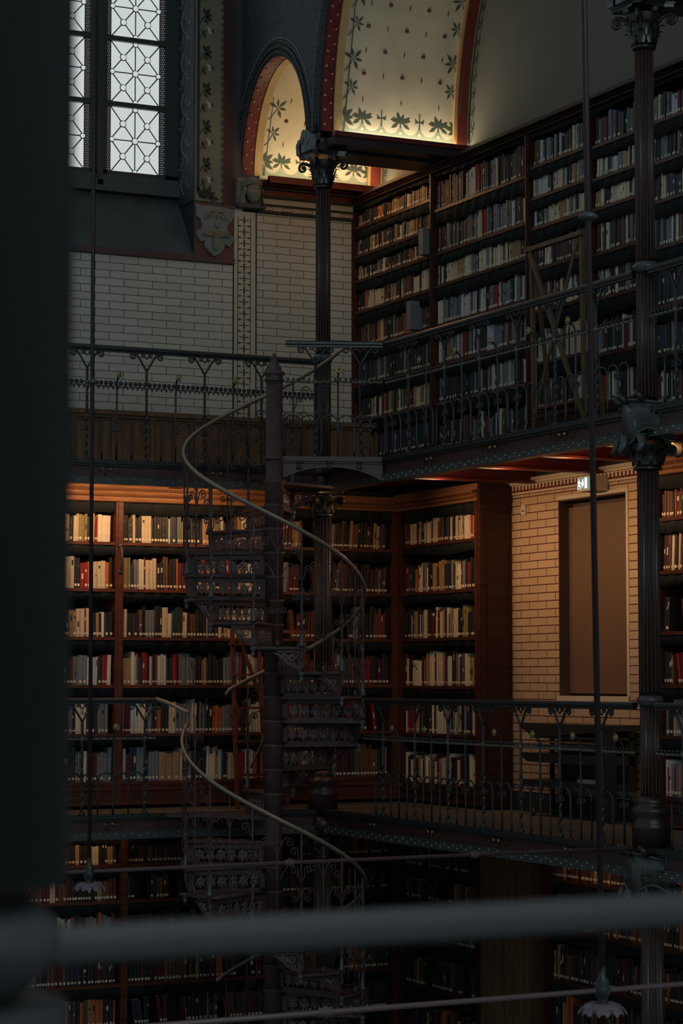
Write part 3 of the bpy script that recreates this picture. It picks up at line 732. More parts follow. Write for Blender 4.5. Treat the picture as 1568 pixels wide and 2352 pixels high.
# ================================================================ RAILINGS
def railing(label, O, D, N, L, z, posts, ros, hoops, A=False, rail=True, hw=.05, midrail=True, bars=None):
    O, D, N = Vector(O), Vector(D).normalized(), Vector(N); UP = Vector((0, 0, 1))
    t = thing('iron_railing', label, 'railing', O + UP * z, 'wrought iron gallery railings')
    W = lambda s, n, h: O + D * s + N * n + UP * (z + h)
    if rail:
        m = MB(); prof = [(-hw / 2, -.012), (-hw / 2 + .006, -.022), (hw / 2 - .006, -.022), (hw / 2, -.012), (hw / 2, .002), (hw / 2 - .01, .014), (-hw / 2 + .01, .014), (-hw / 2, .002)]
        m.prism([W(0, a, .92 + b) for a, b in prof], D * L, IRON); m.obox(W(0, -.015, .885), D * L, N * .03, UP * .014, IRON); m.build('handrail', t)
    if midrail:
        m = MB(); k = int(L / .02); m.tube([W(L * i / k, 0, .605) for i in range(k + 1)], .0105, RAILG, 4, .55, smooth=False)
        for i in range(int(L / .042)):
            if A:
                m.lathe(W(.02 + i * .042, -.006, .632), [(.0165, 0), (.019, .006), (.0165, .012)], IRON, 10, N)
                m.ball(W(.041 + i * .042, 0, .588), .009, IRON, 6, 4)
            else: m.ball(W(.02 + i * .042, 0, .625), .0115, IRON, 6, 4)
        m.build('twisted_rail', t)
    for s in posts:
        m = MB(); c = [W(s, 0, h) for h in lin(.0, .40, 22)]
        m.tube(c, .0125, IRON, 4, .42, smooth=False); m.tube([W(s, 0, .40), W(s, 0, .76)], .0115, IRON, 4, ref=D)
        m.ball(W(s, 0, .605), .022, RAILG, 8, 5)
        for d in (-1, 1):
            m.tube([W(s + d * a, 0, b) for a, b in [(0, .745), (.035, .80), (.075, .865), (.098, .882)] + spiral(.116, .862, .030, .006, PI * .62, -PI * 2.2, 18)], [.009] * 4 + lin(.0085, .005, 18), IRON, 6)
            m.tube([W(s + d * a, 0, b) for a, b in [(.0, .845), (.02, .862)] + spiral(.034, .872, .019, .004, PI * 1.1, -PI * 1.4, 12)], .0055, IRON, 5)
        m.lathe(W(s, 0, 0), [(.026, 0), (.026, .012), (.014, .03)], IRON, 8)
        m.build('post', t)
    for s in ros:
        m = MB(); m.tube([W(s, 0, 0), W(s, 0, .62), W(s, .012, .66), W(s, .04, .69), W(s, .065, .70)], .0085, IRON, 6); o = m.build('rosette_bar', t)
        m = MB(); m.lathe(W(s, .06, .70), [(.027, 0), (.029, .006), (.022, .010), (.019, .006), (.013, .008), (.012, .014), (.003, .018)], GOLD, 16, N); m.build('rosette', o)
    for s in hoops:                      # pair of hooked hoops with scroll ends
        m = MB(); r = .0665; hr = .0055 if A else .0072
        for d in (-1, 1):
            m.tube([W(s + d * a, 0, b) for a, b in [(.133, 0), (.133, .26)] + [(.0665 + r * math.cos(u), .27 + r * math.sin(u)) for u in lin(0, PI, 10)] + spiral(.030, .262, .026, .006, PI, PI * 3.2, 14)], [hr] * 13 + lin(hr, hr * .65, 14), IRON, 6)
        m.build('hoop', t)
    for s in (bars if bars is not None else hoops):
        m = MB(); m.tube([W(s, 0, 0), W(s, 0, .27)], .0065, IRON, 5); m.build('floor_bar', t)
    return t
RAILG = mat('rubbed_iron', (.17, .165, .14), .42, .3)
ap = [7.789 - .513 * i for i in range(9)]
railing('iron railing of the upper gallery in front of the tiled far wall', (X0, YA, 0), (1, 0, 0), (0, -1, 0), 8.29 - X0, S, [x - X0 for x in ap], [x - .257 - X0 for x in ap[:-1]], [x - .257 - X0 for x in ap[:-1]] + [x - X0 for x in ap], True, hw=.075)
bm = [15.986, 15.391, 14.85, 14.301, 13.772, 13.233] ; O_ = 16.38
railing('iron railing of the upper gallery before the tall bookcases, up to the name plate column', (XB, O_, 0), (0, -1, 0), (-1, 0, 0), O_ - 12.76, S, [O_ - y for y in bm], [O_ - y for y in (15.69, 15.12, 14.58, 14.03, 13.5)], [O_ - y + d for y in bm for d in (0, .27)] + [.12])
O_ = 12.58
railing('iron railing of the upper gallery past the name plate column', (XB, O_, 0), (0, -1, 0), (-1, 0, 0), O_ - Y0, S, [.3 + .54 * i for i in range(8)], [.57 + .54 * i for i in range(7)], [.3 + .27 * i for i in range(15)])
bl = [16.432, 15.891, 15.356, 14.817, 14.277, 13.743, 13.207]; O_ = 16.78
railing('iron railing of the lower gallery before the brick wall and its niche', (XB, O_, 0), (0, -1, 0), (-1, 0, 0), O_ - 12.8, 0, [O_ - y for y in bl], [O_ - y + .27 for y in bl], [O_ - y + d for y in bl for d in (0, .27)])
O_ = 12.55
railing('iron railing of the lower gallery past the name plate column', (XB, O_, 0), (0, -1, 0), (-1, 0, 0), O_ - Y0, 0, [.3 + .54 * i for i in range(8)], [.57 + .54 * i for i in range(7)], [.3 + .27 * i for i in range(15)])
al_ = [6.767, 6.233, 5.70, 5.17, 4.64, 4.1]
railing('iron railing of the lower gallery beside the hanging rod and the far bookcases', (X0, YA, 0), (1, 0, 0), (0, -1, 0), 6.86 - X0, 0, [x - X0 for x in al_], [x - .267 - X0 for x in al_[:-1]], [x - .14 - X0 for x in al_] + [x - .40 - X0 for x in al_[:-1]], False)

# ================================================================ SPIRAL STAIR
PH0 = math.atan2(-FH.y, -FH.x)
RI, RO, RISE, NSTEP = .075, .705, .19, 27
st = thing('spiral_staircase', 'dark iron spiral staircase with pierced scroll risers and a brass-coloured handrail', 'staircase', (NX, NY, -S))
dz = lambda th, r, z: Vector((NX + r * math.cos(PH0 + th), NY + r * math.sin(PH0 + th), z))
RD = math.radians
m = MB()
m.lathe((NX, NY, -S), [(.068, 0), (.068, S * 2 + .62)], STAIR, 80, None, True, 20, .07)
m.lathe((NX, NY, S + .60), [(.068, 0), (.080, .006), (.080, .02), (.068, .03), (.068, .05), (.086, .058), (.086, .072), (.066, .085), (.055, .10), (.058, .115), (.050, .122), (.038, .14), (.030, .175), (.032, .19), (.022, .196), (.016, .21), (.017, .225), (.004, .235)], STAIR, 28)
m.lathe((NX, NY, S - .03), [(.068, 0), (.080, .004), (.084, .015), (.080, .03), (.068, .034)], STAIR, 28)
m.build('newel_post', st)
tread_proto = riser_proto = None
def tread_mb():
    m = MB(); a0, a1 = RD(-17), RD(16.5); n = 8
    pts = [(RI * math.cos(a0), RI * math.sin(a0))] + [(RO * math.cos(a), RO * math.sin(a)) for a in lin(a0, a1, n)] + [(RI * math.cos(a1), RI * math.sin(a1))]
    L = lambda p, z: Vector((NX + p[0], NY + p[1], z - S))
    m.prism([L(p, 0 - .022) for p in pts], (0, 0, .022), STAIR)
    e0, e1 = pts[-1], pts[-2]
    m.tube([L(e0, -.011), L(e1, -.011)], .014, STAIR, 8); m.tube([L(p, -.012) for p in pts[1:-1]], .014, STAIR, 8)
    m.lathe((NX, NY, -S - RISE + .002), [(.074, 0), (.074, RISE - .03), (.084, RISE - .02), (.084, RISE - .004), (.074, RISE)], STAIR, 60, None, True, 20, .05)
    return m
def scrollwork(m, fn, w, h, mt, n=3, r=.006):
    for i in range(n):
        cx = w * (i + .5) / n; k = w / n
        for d in (-1, 1):
            m.tube([fn(cx + d * a, b) for a, b in [(0, h * .08), (k * .05, h * .3)] + spiral(k * .24, h * .36, k * .19, .006, PI, PI - 2.6 * PI, 16)], lin(r, r * .55, 18), mt, 5)
            m.tube([fn(cx + d * a, h - b) for a, b in [(0, h * .08), (k * .08, h * .22)] + spiral(k * .22, h * .26, k * .15, .005, PI, PI - 2.4 * PI, 14)], lin(r, r * .55, 16), mt, 5)
            m.tube([fn(cx + d * k * .05, h * .5), fn(cx + d * k * .22, h * .56), fn(cx + d * k * .40, h * .48)], [r * .6, r * 1.1, r * .4], mt, 5)
        m.tube([fn(cx, 0), fn(cx, h)], r * .8, mt, 5); m.ball(fn(cx, h * .5), r * 1.7, mt, 6, 4)
def riser_mb():
    m = MB(); a = RD(14.2); ca, sa = math.cos(a), math.sin(a)
    f = lambda r, z, d=0: Vector((NX + r * ca - d * sa, NY + r * sa + d * ca, z - S))
    for r0, r1, z0, z1 in ((.07, RO - .01, -.06, -.02), (.07, RO - .01, -RISE, -RISE + .022), (.07, .115, -RISE, -.02), (RO - .065, RO - .01, -RISE, -.02)):
        m.obox(f(r0, z0, -.005), (ca * (r1 - r0), sa * (r1 - r0), 0), (-sa * .012, ca * .012, 0), (0, 0, z1 - z0), STAIR)
    q = MB(); scrollwork(q, lambda s, h: f(.115 + s, -RISE + .022 + h, .002), RO - .18, RISE - .082, SCROLL, 6, .0062)
    for i in range(9):
        s = .14 + i * .058; q.tube([f(s, -RISE + .02), f(s + .03, -RISE + .07), f(s - .012, -.06)], .005, SCROLL, 5)
    return m, q
def bracket_mb():
    m = MB(); q = MB(); f = lambda a, z, r=RO - .012: Vector((NX + r * math.cos(RD(a)), NY + r * math.sin(RD(a)), z - S))
    low = lambda a: -.035 - .145 / (1 + math.exp(-(a - 2) / 3.2)) * 1.0
    for a, b in zip(lin(-16, 15, 22), lin(-16, 15, 22)[1:]):
        for z0a, z1a, z0b, z1b in ((-.022, -.045 if a > -6 else low(a), -.022, -.045 if b > -6 else low(b)), (min(-.03, low(a) + .028), low(a), min(-.03, low(b) + .028), low(b))):
            V = [f(a, z0a), f(b, z0b), f(b, z1b), f(a, z1a), f(a, z0a, RO - .026), f(b, z0b, RO - .026), f(b, z1b, RO - .026), f(a, z1a, RO - .026)]
            m.add(V, [(0, 1, 2, 3), (4, 7, 6, 5), (3, 2, 6, 7), (0, 4, 5, 1)], STAIR)
    m.obox(f(11.2, -RISE), f(15, 0) - f(11.2, 0), f(13, 0, RO - .026) - f(13, 0), (0, 0, RISE - .02), STAIR)
    for (ac, zc, r0, w) in ((8.2, -.085, .030, 1), (4.6, -.075, .022, -1), (8.4, -.135, .020, -1), (1.8, -.064, .014, 1)):
        q.tube([f(ac + a * 85, zc + b, RO - .018) for a, b in spiral(0, 0, r0, .005, PI * .3, PI * .3 + w * 2.6 * PI, 14)], lin(.006, .004, 14), SCROLL, 5)
    for a0, z0, a1, z1 in ((-3, -.045, 6, -.11), (2, -.045, 10.5, -.16), (11, -.05, 5, -.12)): q.tube([f(a0, z0, RO - .018), f((a0 + a1) / 2 + 1, (z0 + z1) / 2 - .01, RO - .018), f(a1, z1, RO - .018)], .005, SCROLL, 5)
    return m, q
SCROLL = mat('rubbed_scroll_iron', (.22, .165, .17), .3, .25)
def baluster_mb():
    m = MB(); f = lambda a, z, r=RO + .008: Vector((NX + r * math.cos(RD(a)), NY + r * math.sin(RD(a)), z - S))
    m.tube([f(13, z) for z in lin(-.10, .45, 26)], .0115, STAIR, 4, .42, smooth=False); m.tube([f(13, .45), f(13, .865)], .009, STAIR, 6)
    b = f(13, 0); m.lathe(b, [(.026, -.002), (.027, .018), (.019, .03), (.022, .045), (.016, .055), (.018, .072), (.012, .085), (.010, .11)], IRONG, 12)
    m.lathe(b + Vector((0, 0, -RISE - .012)), [(.006, -.07), (.014, -.058), (.019, -.04), (.010, -.03), (.022, -.018), (.024, 0), (.02, .012)], IRONG, 12)
    def g(da, z): return f(13 + da, z)
    for d, z0 in ((-1, .60), (1, .60), (-1, .74)):
        m.tube([g(d * a * 80, z0 + b_) for a, b_ in [(.0, -.10), (.03, -.05)] + spiral(.058, -.01, .034, .007, PI, PI - 2.5 * PI, 14)], .0052, STAIR, 5)
    for d in (-1, 1): m.tube([g(d * a * 80, .36 + b_) for a, b_ in [(.0, .10), (.025, .05)] + spiral(.050, .02, .028, .006, PI, PI + 2.5 * PI, 14)], .005, STAIR, 5)
    n = MB(); h = lambda a, z: Vector((NX + (RO + .008) * math.cos(RD(a)), NY + (RO + .008) * math.sin(RD(a)), z - S))
    n.tube([h(-2, 0), h(-2, .955)], .0062, STAIR, 6)
    for d in (-1, 1):
        n.tube([h(-2 + d * a * 80, b_) for a, b_ in [(0, .70), (.03, .80), (.075, .84)] + spiral(.09, .80, .036, .006, PI * .6, -PI * 2, 14)], .0048, STAIR, 5)
        n.tube([h(-2 + d * a * 80, b_) for a, b_ in [(0, .30), (.02, .26)] + spiral(.045, .28, .026, .006, -PI * .7, PI * 1.8, 14)], .0048, STAIR, 5)
        n.tube([h(-2 + d * a * 80, b_) for a, b_ in [(.02, .52), (.06, .60), (.10, .64), (.13, .60)]], .0045, STAIR, 5)
    n.lathe(h(-2, 0), [(.014, 0), (.014, .03), (.007, .05)], STAIR, 8)
    return m, n
TH0 = 131.0
protos = None
for k in range(1, NSTEP + 1):
    th = RD(TH0 + 30 * k - 5); z = S - RISE * k
    if k == 15: continue
    if protos is None:
        tp = tread_mb().build('tread', st); r_, rq = riser_mb(); rp = r_.build('riser', st); rq.build('scroll_panel', rp)
        b_, bq = bracket_mb(); bp = b_.build('bracket', st); bq.build('scroll_infill', bp)
        l1, l2 = baluster_mb(); lp = l1.build('baluster', st); ll = l2.build('scrolled_bar', st)
        protos = [tp, rp, bp, lp, ll]; cur = protos
    else: cur = [copy_part(o, st) for o in protos]
    for o in cur: o.location = (0, 0, z + S); o.rotation_euler.z = PH0 + th
hz = lambda t: S - (t - TH0) / 30 * RISE + .94
for ta, tb in ((TH0, 572), (612, TH0 + 30 * NSTEP)):
  m = MB(); ts = lin(ta, tb, int((tb - ta) / 5)); pts = [dz(RD(t), .722, hz(t)) for t in ts]
  if ta < 200: pts.append(pts[-1] + Vector((-.03, 0, -.04)))
  m.tube(pts, .0135, BRASSY, 8, ref=(0, 0, 1)); m.tube([p - Vector((0, 0, .017)) for p in pts], .008, STAIR, 6, ref=(0, 0, 1)); m.build('handrail', st)
# upper landing
G = Vector((XB - .03, 16.38, 0)); Nn = Vector((NX, NY, 0)); D_ = (G - Nn).normalized(); LL = (G - Nn).length; Nv = Vector((D_.y, -D_.x, 0))
m = MB(); m.prism([(NX, NY, S - .03), (G.x, G.y, S - .03), (XB - .03, 17.40, S - .03), dz(RD(TH0 + 10), .70, S - .03)], (0, 0, .03), STAIR)
m.obox(Nn + Nv * -.01 + Vector((0, 0, S - .035)), D_ * LL, Nv * .05, (0, 0, .037), STAIR); m.obox(Nn + Nv * -.01 + Vector((0, 0, S - .05)), D_ * LL, Nv * .03, (0, 0, .02), STAIR)
m.build('landing', st)
m = MB(); fw = lambda s, z, n=.0: Nn + D_ * s + Nv * n + Vector((0, 0, S + z))
low = lambda s: -.075 - .13 * abs((s - LL * .52) / (LL * .52)) ** 2.2
ss = lin(.07, LL, 24)
for a, b in zip(ss, ss[1:]):
    m.add([fw(a, -.04), fw(b, -.04), fw(b, low(b)), fw(a, low(a)), fw(a, -.04, -.015), fw(b, -.04, -.015), fw(b, low(b), -.015), fw(a, low(a), -.015)], [(0, 1, 2, 3), (4, 7, 6, 5), (3, 2, 6, 7), (0, 4, 5, 1)], STAIR)
m.tube([fw(a, low(a), .008) for a in ss], .009, RAILG, 6)
for a in lin(.10, LL - .03, 9): m.ball(fw(a, low(a) + .028, .002), .006, RIV, 6, 4)
for zz in (-.19, -.15, -.11, -.08):
    for s in (.085, LL - .02): m.ball(fw(s, zz if s < .2 else zz + .02, .002), .006, RIV, 6, 4)
for s in (.2, .44, .68): m.lathe(fw(s, -.09, .02), [(.006, -.012), (.022, 0), (.024, .014), (.012, .02), (.014, .04), (.026, .044), (.026, .052)], STAIR, 12)
m.build('landing_arch_plate', st)
# lower landing
E1 = Vector((6.88, YA - .02, 0))
m = MB(); m.prism([dz(RD(TH0 + 30 * 15 - 22), .08, -.03), dz(RD(TH0 + 30 * 15 + 10), .70, -.03), (E1.x, E1.y, -.03), (7.62, YA - .02, -.03), dz(RD(TH0 + 30 * 15 - 24), .70, -.03)], (0, 0, .03), STAIR)
m.build('landing', st)
m = MB(); pp = [Vector((6.84, YA, .925)), Vector((6.92, YA - .10, .90))] + [dz(RD(t), .722, .0) for t in (TH0 + 30 * 15 - 2, )]
j = dz(RD(252), .725, hz(252 + 360) + .02)
pp = [Vector((6.86, YA, .925)), Vector((6.86, YA, .925)).lerp(Vector((j.x, j.y, .84)), .45), Vector((6.86, YA, .85)).lerp(Vector((j.x, j.y, .83)), .85), Vector((j.x, j.y, .82))]
m.tube(pp, .0165, BRASSY, 8); m.build('landing_handrail', st)
railing('short iron railing on the front edge of the spiral stair landing', Nn + D_ * .09, D_, Nv, LL - .09, S, [.24, .60], [.42], [.12, .42, .68], False)

# ================================================================ BOOKCASES AND BOOKS
BC = {'cream': (.66, .55, .37), 'ivory': (.76, .68, .52), 'tan': (.40, .25, .12), 'brown': (.15, .075, .04), 'black': (.018, .018, .02), 'navy': (.028, .036, .055),
      'teal': (.022, .055, .062), 'green': (.12, .15, .05), 'red': (.30, .024, .026), 'orange': (.52, .13, .04), 'grey': (.20, .21, .22), 'blue-grey': (.19, .225, .27),
      'white': (.58, .60, .63), 'maroon': (.115, .022, .026), 'olive': (.27, .23, .09), 'pink': (.52, .24, .20)}
BM = {k: mat('cover_' + k.replace('-', '_'), v, .5, 0, .10, 30, spec=(.55 if max(v) < .1 else .4)) for k, v in BC.items()}
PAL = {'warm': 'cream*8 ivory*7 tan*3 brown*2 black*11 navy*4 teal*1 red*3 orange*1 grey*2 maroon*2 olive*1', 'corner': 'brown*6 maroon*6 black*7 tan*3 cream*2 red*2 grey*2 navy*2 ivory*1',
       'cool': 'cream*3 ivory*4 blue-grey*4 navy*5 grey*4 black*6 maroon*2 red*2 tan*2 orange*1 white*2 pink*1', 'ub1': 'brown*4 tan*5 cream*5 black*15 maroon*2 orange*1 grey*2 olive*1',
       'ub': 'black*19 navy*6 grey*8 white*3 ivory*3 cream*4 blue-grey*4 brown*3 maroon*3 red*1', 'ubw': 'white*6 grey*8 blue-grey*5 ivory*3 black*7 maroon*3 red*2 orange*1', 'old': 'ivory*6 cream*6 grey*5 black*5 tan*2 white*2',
       'dark': 'brown*6 maroon*6 black*8 tan*3 orange*2 cream*1', 'blk': 'black*6 navy*3 grey*2', 'shaded': 'black*15 brown*6 maroon*5 navy*3 tan*2 orange*1'}  # last palette puts the shade of the ground floor into book colours
def pal(n):
    L = []
    for w in PAL[n].split():
        k, c = w.split('*'); L += [k] * int(c)
    return L
PAL = {k: pal(k) for k in PAL}
BOOKS = []; SKIP = [(4.794, 17.66, 17.76), (4.161, 17.90, 17.99)]
def bookcase(name_label, ref, O, D, B, L, rows, ztop, zbot, depth, pals, corn=None, wm=None, flap0=.10, flapr=.27, rev=False, gaps=None, leanrows=(), hmax=.30, thick=(.011, .037), postw=.066, end_post=True, first_post=True, sticker=.9):
    O, D, B = Vector(O), Vector(D), Vector(B); UP = Vector((0, 0, 1)); wm = wm or WOOD
    W = lambda s, b, z: O + D * s + B * b + UP * z
    t = thing('bookcase', name_label[1], 'bookcase', W(L / 2, depth / 2, zbot), 'wooden bookcases of the library')
    for s, on in ((-postw, first_post), (L, end_post)):
        if not on: continue
        m = MB(); m.obox(W(s, -.012, zbot), D * postw, B * (depth + .0), UP * (ztop - zbot), wm); m.obox(W(s + postw * .3, -.02, zbot), D * postw * .4, B * .01, UP * (ztop - zbot), wm); m.build('side_panel', t)
    m = MB(); m.obox(W(0, depth - .02, zbot), D * L, B * .012, UP * (ztop - zbot), BACK); m.build('back_panel', t)
    m = MB(); m.obox(W(0, .0, ztop - .002), D * L, B * (depth - .005), UP * .02, wm); m.build('case_top', t)
    if zbot > -9:
        m = MB(); zl = rows[-1] - .025
        if zl - zbot > .02: m.obox(W(0, .01, zbot), D * L, B * .02, UP * (zl - zbot), wm); m.obox(W(0, -.012, zl - .05), D * L, B * .03, UP * .018, wm); m.build('plinth', t)
    rows_ = [ztop] + list(rows)
    for i, z in enumerate(rows):
        m = MB(); m.obox(W(0, 0, z - .026), D * L, B * (depth - .025), UP * .026, WOOD if wm is WOOD else wm); m.build('shelf', t)
        za = rows_[i] - (.026 if i else 0); sp_ = za - z
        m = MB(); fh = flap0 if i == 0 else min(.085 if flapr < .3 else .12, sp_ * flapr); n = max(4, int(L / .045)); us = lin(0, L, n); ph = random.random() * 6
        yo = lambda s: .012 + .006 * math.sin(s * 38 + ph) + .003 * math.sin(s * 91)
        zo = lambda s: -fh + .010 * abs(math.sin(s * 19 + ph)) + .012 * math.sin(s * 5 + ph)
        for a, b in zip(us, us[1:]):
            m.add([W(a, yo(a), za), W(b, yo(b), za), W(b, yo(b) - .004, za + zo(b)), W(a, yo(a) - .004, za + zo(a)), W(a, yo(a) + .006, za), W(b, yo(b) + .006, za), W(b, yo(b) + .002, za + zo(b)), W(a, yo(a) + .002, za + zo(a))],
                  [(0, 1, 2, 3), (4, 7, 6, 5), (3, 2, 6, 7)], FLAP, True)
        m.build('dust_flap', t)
        # books on this shelf
        pl = PAL[pals[i] if isinstance(pals, (list, tuple)) else pals]; s = .02; row = []; run = 0; col = None; rowlean = random.choice((0, 0, .012, .02)) if i not in leanrows else random.uniform(.04, .08)
        hm = min(hmax, sp_ - .05); base = hm * random.uniform(.78, .92); lean = .0
        while s < L - .04:
            if run <= 0:
                run = random.choice((1, 1, 1, 1, 1, 2, 2, 3)) ; col = random.choice(pl); rh = min(hm, base * random.uniform(.82, 1.12)); rw = random.uniform(*thick)
                if random.random() < .07: rw *= 1.6
                lean = rowlean
                if gaps and random.random() < gaps: s += random.uniform(.05, .18); lean = -.12
            w_ = rw * random.uniform(.85, 1.15); h_ = min(hm, rh * random.uniform(.96, 1.03)); run -= 1
            if s + w_ + max(0, lean) * h_ > L - .004: break
            y_ = W(s, 0, z).y
            if D.y < 0 and any(abs(z - a) < .02 and y_ - w_ < c + .004 and y_ > b - .004 - .02 for a, b, c in SKIP): s += .02; run = 0; continue
            row.append(dict(p=W(s, random.uniform(.02, .035), z), D=D, B=B, w=w_, h=h_, d=min(depth - .08, h_ * .72), col=col, lean=lean, st=random.random() < sticker, case=name_label[0], row=i, ref=ref, band=random.random() < .18))
            s += w_ + .0012
        seq = row[::-1] if rev else row
        for k, b in enumerate(seq): b['idx'] = k + 1; b['n'] = len(seq)
        BOOKS.extend(row)
    if corn:
        za, zb, ov = corn; m = MB(); H = zb - za; cm = WOODL if postw > .05 else WOODD
        prof = [(0, 0), (-ov * .30, 0), (-ov * .42, H * .03), (-ov * .46, H * .08), (-ov * .44, H * .13), (-ov * .22, H * .15), (-ov * .22, H * .18), (-ov * .34, H * .20), (-ov * .62, H * .26), (-ov * .70, H * .30), (-ov * .66, H * .34), (-ov * .36, H * .36), (-ov * .36, H * .39), (-ov * .55, H * .42), (-ov * .92, H * .50), (-ov, H * .54), (-ov * .98, H * .60), (-ov * .60, H * .62), (-ov * .40, H * .66), (-ov * .40, H), (.05, H), (.05, 0)]
        m.prism([W(-postw if first_post else 0, b, za + z) for b, z in prof], D * (L + (postw if first_post else 0) + (postw if end_post else 0)), cm); m.build('cornice', t)
    return t
ZA = [2.236, 1.843, 1.437, 1.035, .627, .228]
LA1 = bookcase(('the bookcase beside the dark pillar', 'tall mahogany bookcase on the lower gallery crossed by the hanging rod'), 'its post', (X0 + .2, YL, 0), (1, 0, 0), (0, 1, 0), 6.782 - X0 - .2, ZA, 2.575, .03, .3, ['warm', 'warm', 'warm', 'cool', 'cool', 'cool'], (2.575, 2.80, .10), rev=True)
bookcase(('the stairside bookcase', 'wide mahogany bookcase on the lower gallery left of the spiral stair newel'), 'its post', (6.848, YL, 0), (1, 0, 0), (0, 1, 0), 8.19 - 6.848, ZA, 2.575, .03, .3, ['warm', 'warm', 'warm', 'cool', 'cool', 'cool'], (2.575, 2.80, .10), first_post=False)
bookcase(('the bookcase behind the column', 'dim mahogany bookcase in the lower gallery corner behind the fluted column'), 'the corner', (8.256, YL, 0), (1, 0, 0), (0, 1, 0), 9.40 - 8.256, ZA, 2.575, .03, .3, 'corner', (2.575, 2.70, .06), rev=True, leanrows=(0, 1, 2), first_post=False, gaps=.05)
m = MB(); hp = [(6.818, YL - .03, z) for z in (1.99, 2.02, 2.10, 2.17, 2.20)]; m.tube([(6.818, YL - .022, 1.985), (6.822, YL - .05, 2.03), (6.822, YL - .055, 2.09), (6.822, YL - .05, 2.15), (6.818, YL - .022, 2.205)], .009, BLK, 6)
for z in (1.985, 2.205): m.lathe((6.818, YL - .02, z), [(.022, 0), (.02, .008), (.01, .014)], BLK, 12, (0, -1, 0))
m.build('pull_handle', LA1)
ZB = [2.267, 1.845, 1.439, 1.026, .615, .186]
bookcase(('the bookcase beside the niche', 'mahogany bookcase on the lower gallery between the corner and the brick wall'), 'the corner', (XS, 18.23, 0), (0, -1, 0), (1, 0, 0), 18.23 - 16.884, ZB, 2.57, .03, .285, ['warm', 'warm', 'warm', 'warm', 'cool', 'warm'], (2.57, 2.72, .09), WOODB, postw=.09)
bookcase(('the bookcase past the niche', 'mahogany bookcase on the lower gallery past the name plate column'), 'the brick', (XS, 14.16, 0), (0, -1, 0), (1, 0, 0), 14.16 - 10.2, [2.26, 1.871, 1.43, 1.046, .676, .238], 2.57, .03, .285, ['dark', 'corner', 'corner', 'corner', 'cool', 'cool'], (2.57, 2.74, .09), WOODB, gaps=.05, leanrows=(1, 2), postw=.09)
UB = [('the upper corner bookcase', 'tall dark bookcase at the corner of the upper gallery against the tiled wall', 19.18, 17.66, [5.299, 5.03, 4.794, 4.501, 4.161, 3.813, 3.48, 3.11], ['ub1', 'ub1', 'ub1', 'ub1', 'dark', 'blk', 'ub1', 'blk']),
      ('the second upper bookcase', 'tall dark bookcase on the upper gallery with a grey card box at its edge', 17.61, 16.02, [5.18, 4.796, 4.508, 4.162, 3.82, 3.482, 3.07], ['ub', 'ub', 'old', 'ubw', 'ubw', 'ub', 'ub']),
      ('the upper bookcase behind the ladder', 'tall dark bookcase on the upper gallery behind the step ladder', 15.97, 15.08, [5.231, 4.973, 4.725, 4.389, 4.04, 3.62, 3.24], ['ub', 'old', 'old', 'ub', 'ub', 'old', 'ub']),
      ('the upper bookcase before the column', 'tall dark bookcase on the upper gallery between the ladder and the column', 15.03, 14.40, [5.205, 4.947, 4.712, 4.361, 4.01, 3.573, 3.2], ['ub', 'old', 'old', 'ub', 'ub', 'ub', 'ub']),
      ('the upper bookcase past the column', 'tall dark bookcase on the upper gallery beyond the name plate column', 14.35, 10.6, [5.211, 4.905, 4.611, 4.267, 3.825, 3.466, 3.1], ['ub', 'blk', 'ub', 'ub', 'blk', 'blk', 'ub'])]
for a, lab, ya, yb, rows, pp_ in UB:
    bookcase((a, lab), 'far post', (XS, ya, 0), (0, -1, 0), (1, 0, 0), ya - yb, rows, 5.50, S + .02, .285, pp_, (5.50, 5.60, .06), WOODB, flap0=.045, flapr=.34, postw=.045, first_post=(ya > 19), thick=(.012, .036), hmax=.29, sticker=.75)
ZC = [-.459, -.76, -1.071, -1.45, -1.80, -2.2, -2.6]
bookcase(('the ground-floor bookcase under the rod', 'shadowy bookcase on the hall floor behind the petal rosette'), 'its post', (X0 + .2, YL, 0), (1, 0, 0), (0, 1, 0), 6.85 - X0 - .2, ZC, -.20, -S + .02, .3, ['dark', 'dark', 'cool', 'shaded', 'dark', 'shaded', 'shaded'], None, rev=True, hmax=.27, postw=.06)
bookcase(('the ground-floor bookcase under the stair', 'shadowy bookcase on the hall floor behind the lowest stair flight'), 'its post', (6.91, YL, 0), (1, 0, 0), (0, 1, 0), 8.2 - 6.91, ZC, -.20, -S + .02, .3, 'shaded', None, hmax=.27, first_post=False, gaps=.08, postw=.06)
bookcase(('the ground-floor corner bookcase', 'shadowy bookcase on the hall floor in the far corner'), 'the corner', (8.26, YL, 0), (1, 0, 0), (0, 1, 0), 9.40 - 8.26, ZC, -.20, -S + .02, .3, 'shaded', None, rev=True, hmax=.27, first_post=False, gaps=.08, postw=.06)
bookcase(('the ground-floor bookcase by the panel', 'shadowy bookcase on the hall floor next to the tall wooden panel'), 'the corner', (XS, 18.23, 0), (0, -1, 0), (1, 0, 0), 18.23 - 16.9, [-.55, -.83, -1.17, -1.57, -2.0, -2.45], -.2, -S + .02, .285, 'shaded', None, WOODB, gaps=.12, postw=.06)
bookcase(('the lit ground-floor bookcase', 'lamp-lit bookcase on the hall floor under the lower gallery girder'), 'the brick', (XS, 15.74, 0), (0, -1, 0), (1, 0, 0), 15.74 - 10.6, [-.47, -.86, -1.25, -1.65, -2.05, -2.45], -.2, -S + .02, .285, 'shaded', None, WOODB, postw=.06)
bk = thing('wall_panel', 'tall dark wooden pilaster panel on the hall floor between bookcase and brick', 'panel', (XS + .1, 16.6, -S))
m = MB(); m.box(XS, 16.02, -S, XW - .03, 16.83, -.2, WOODP); m.build('body', bk)
m = MB()
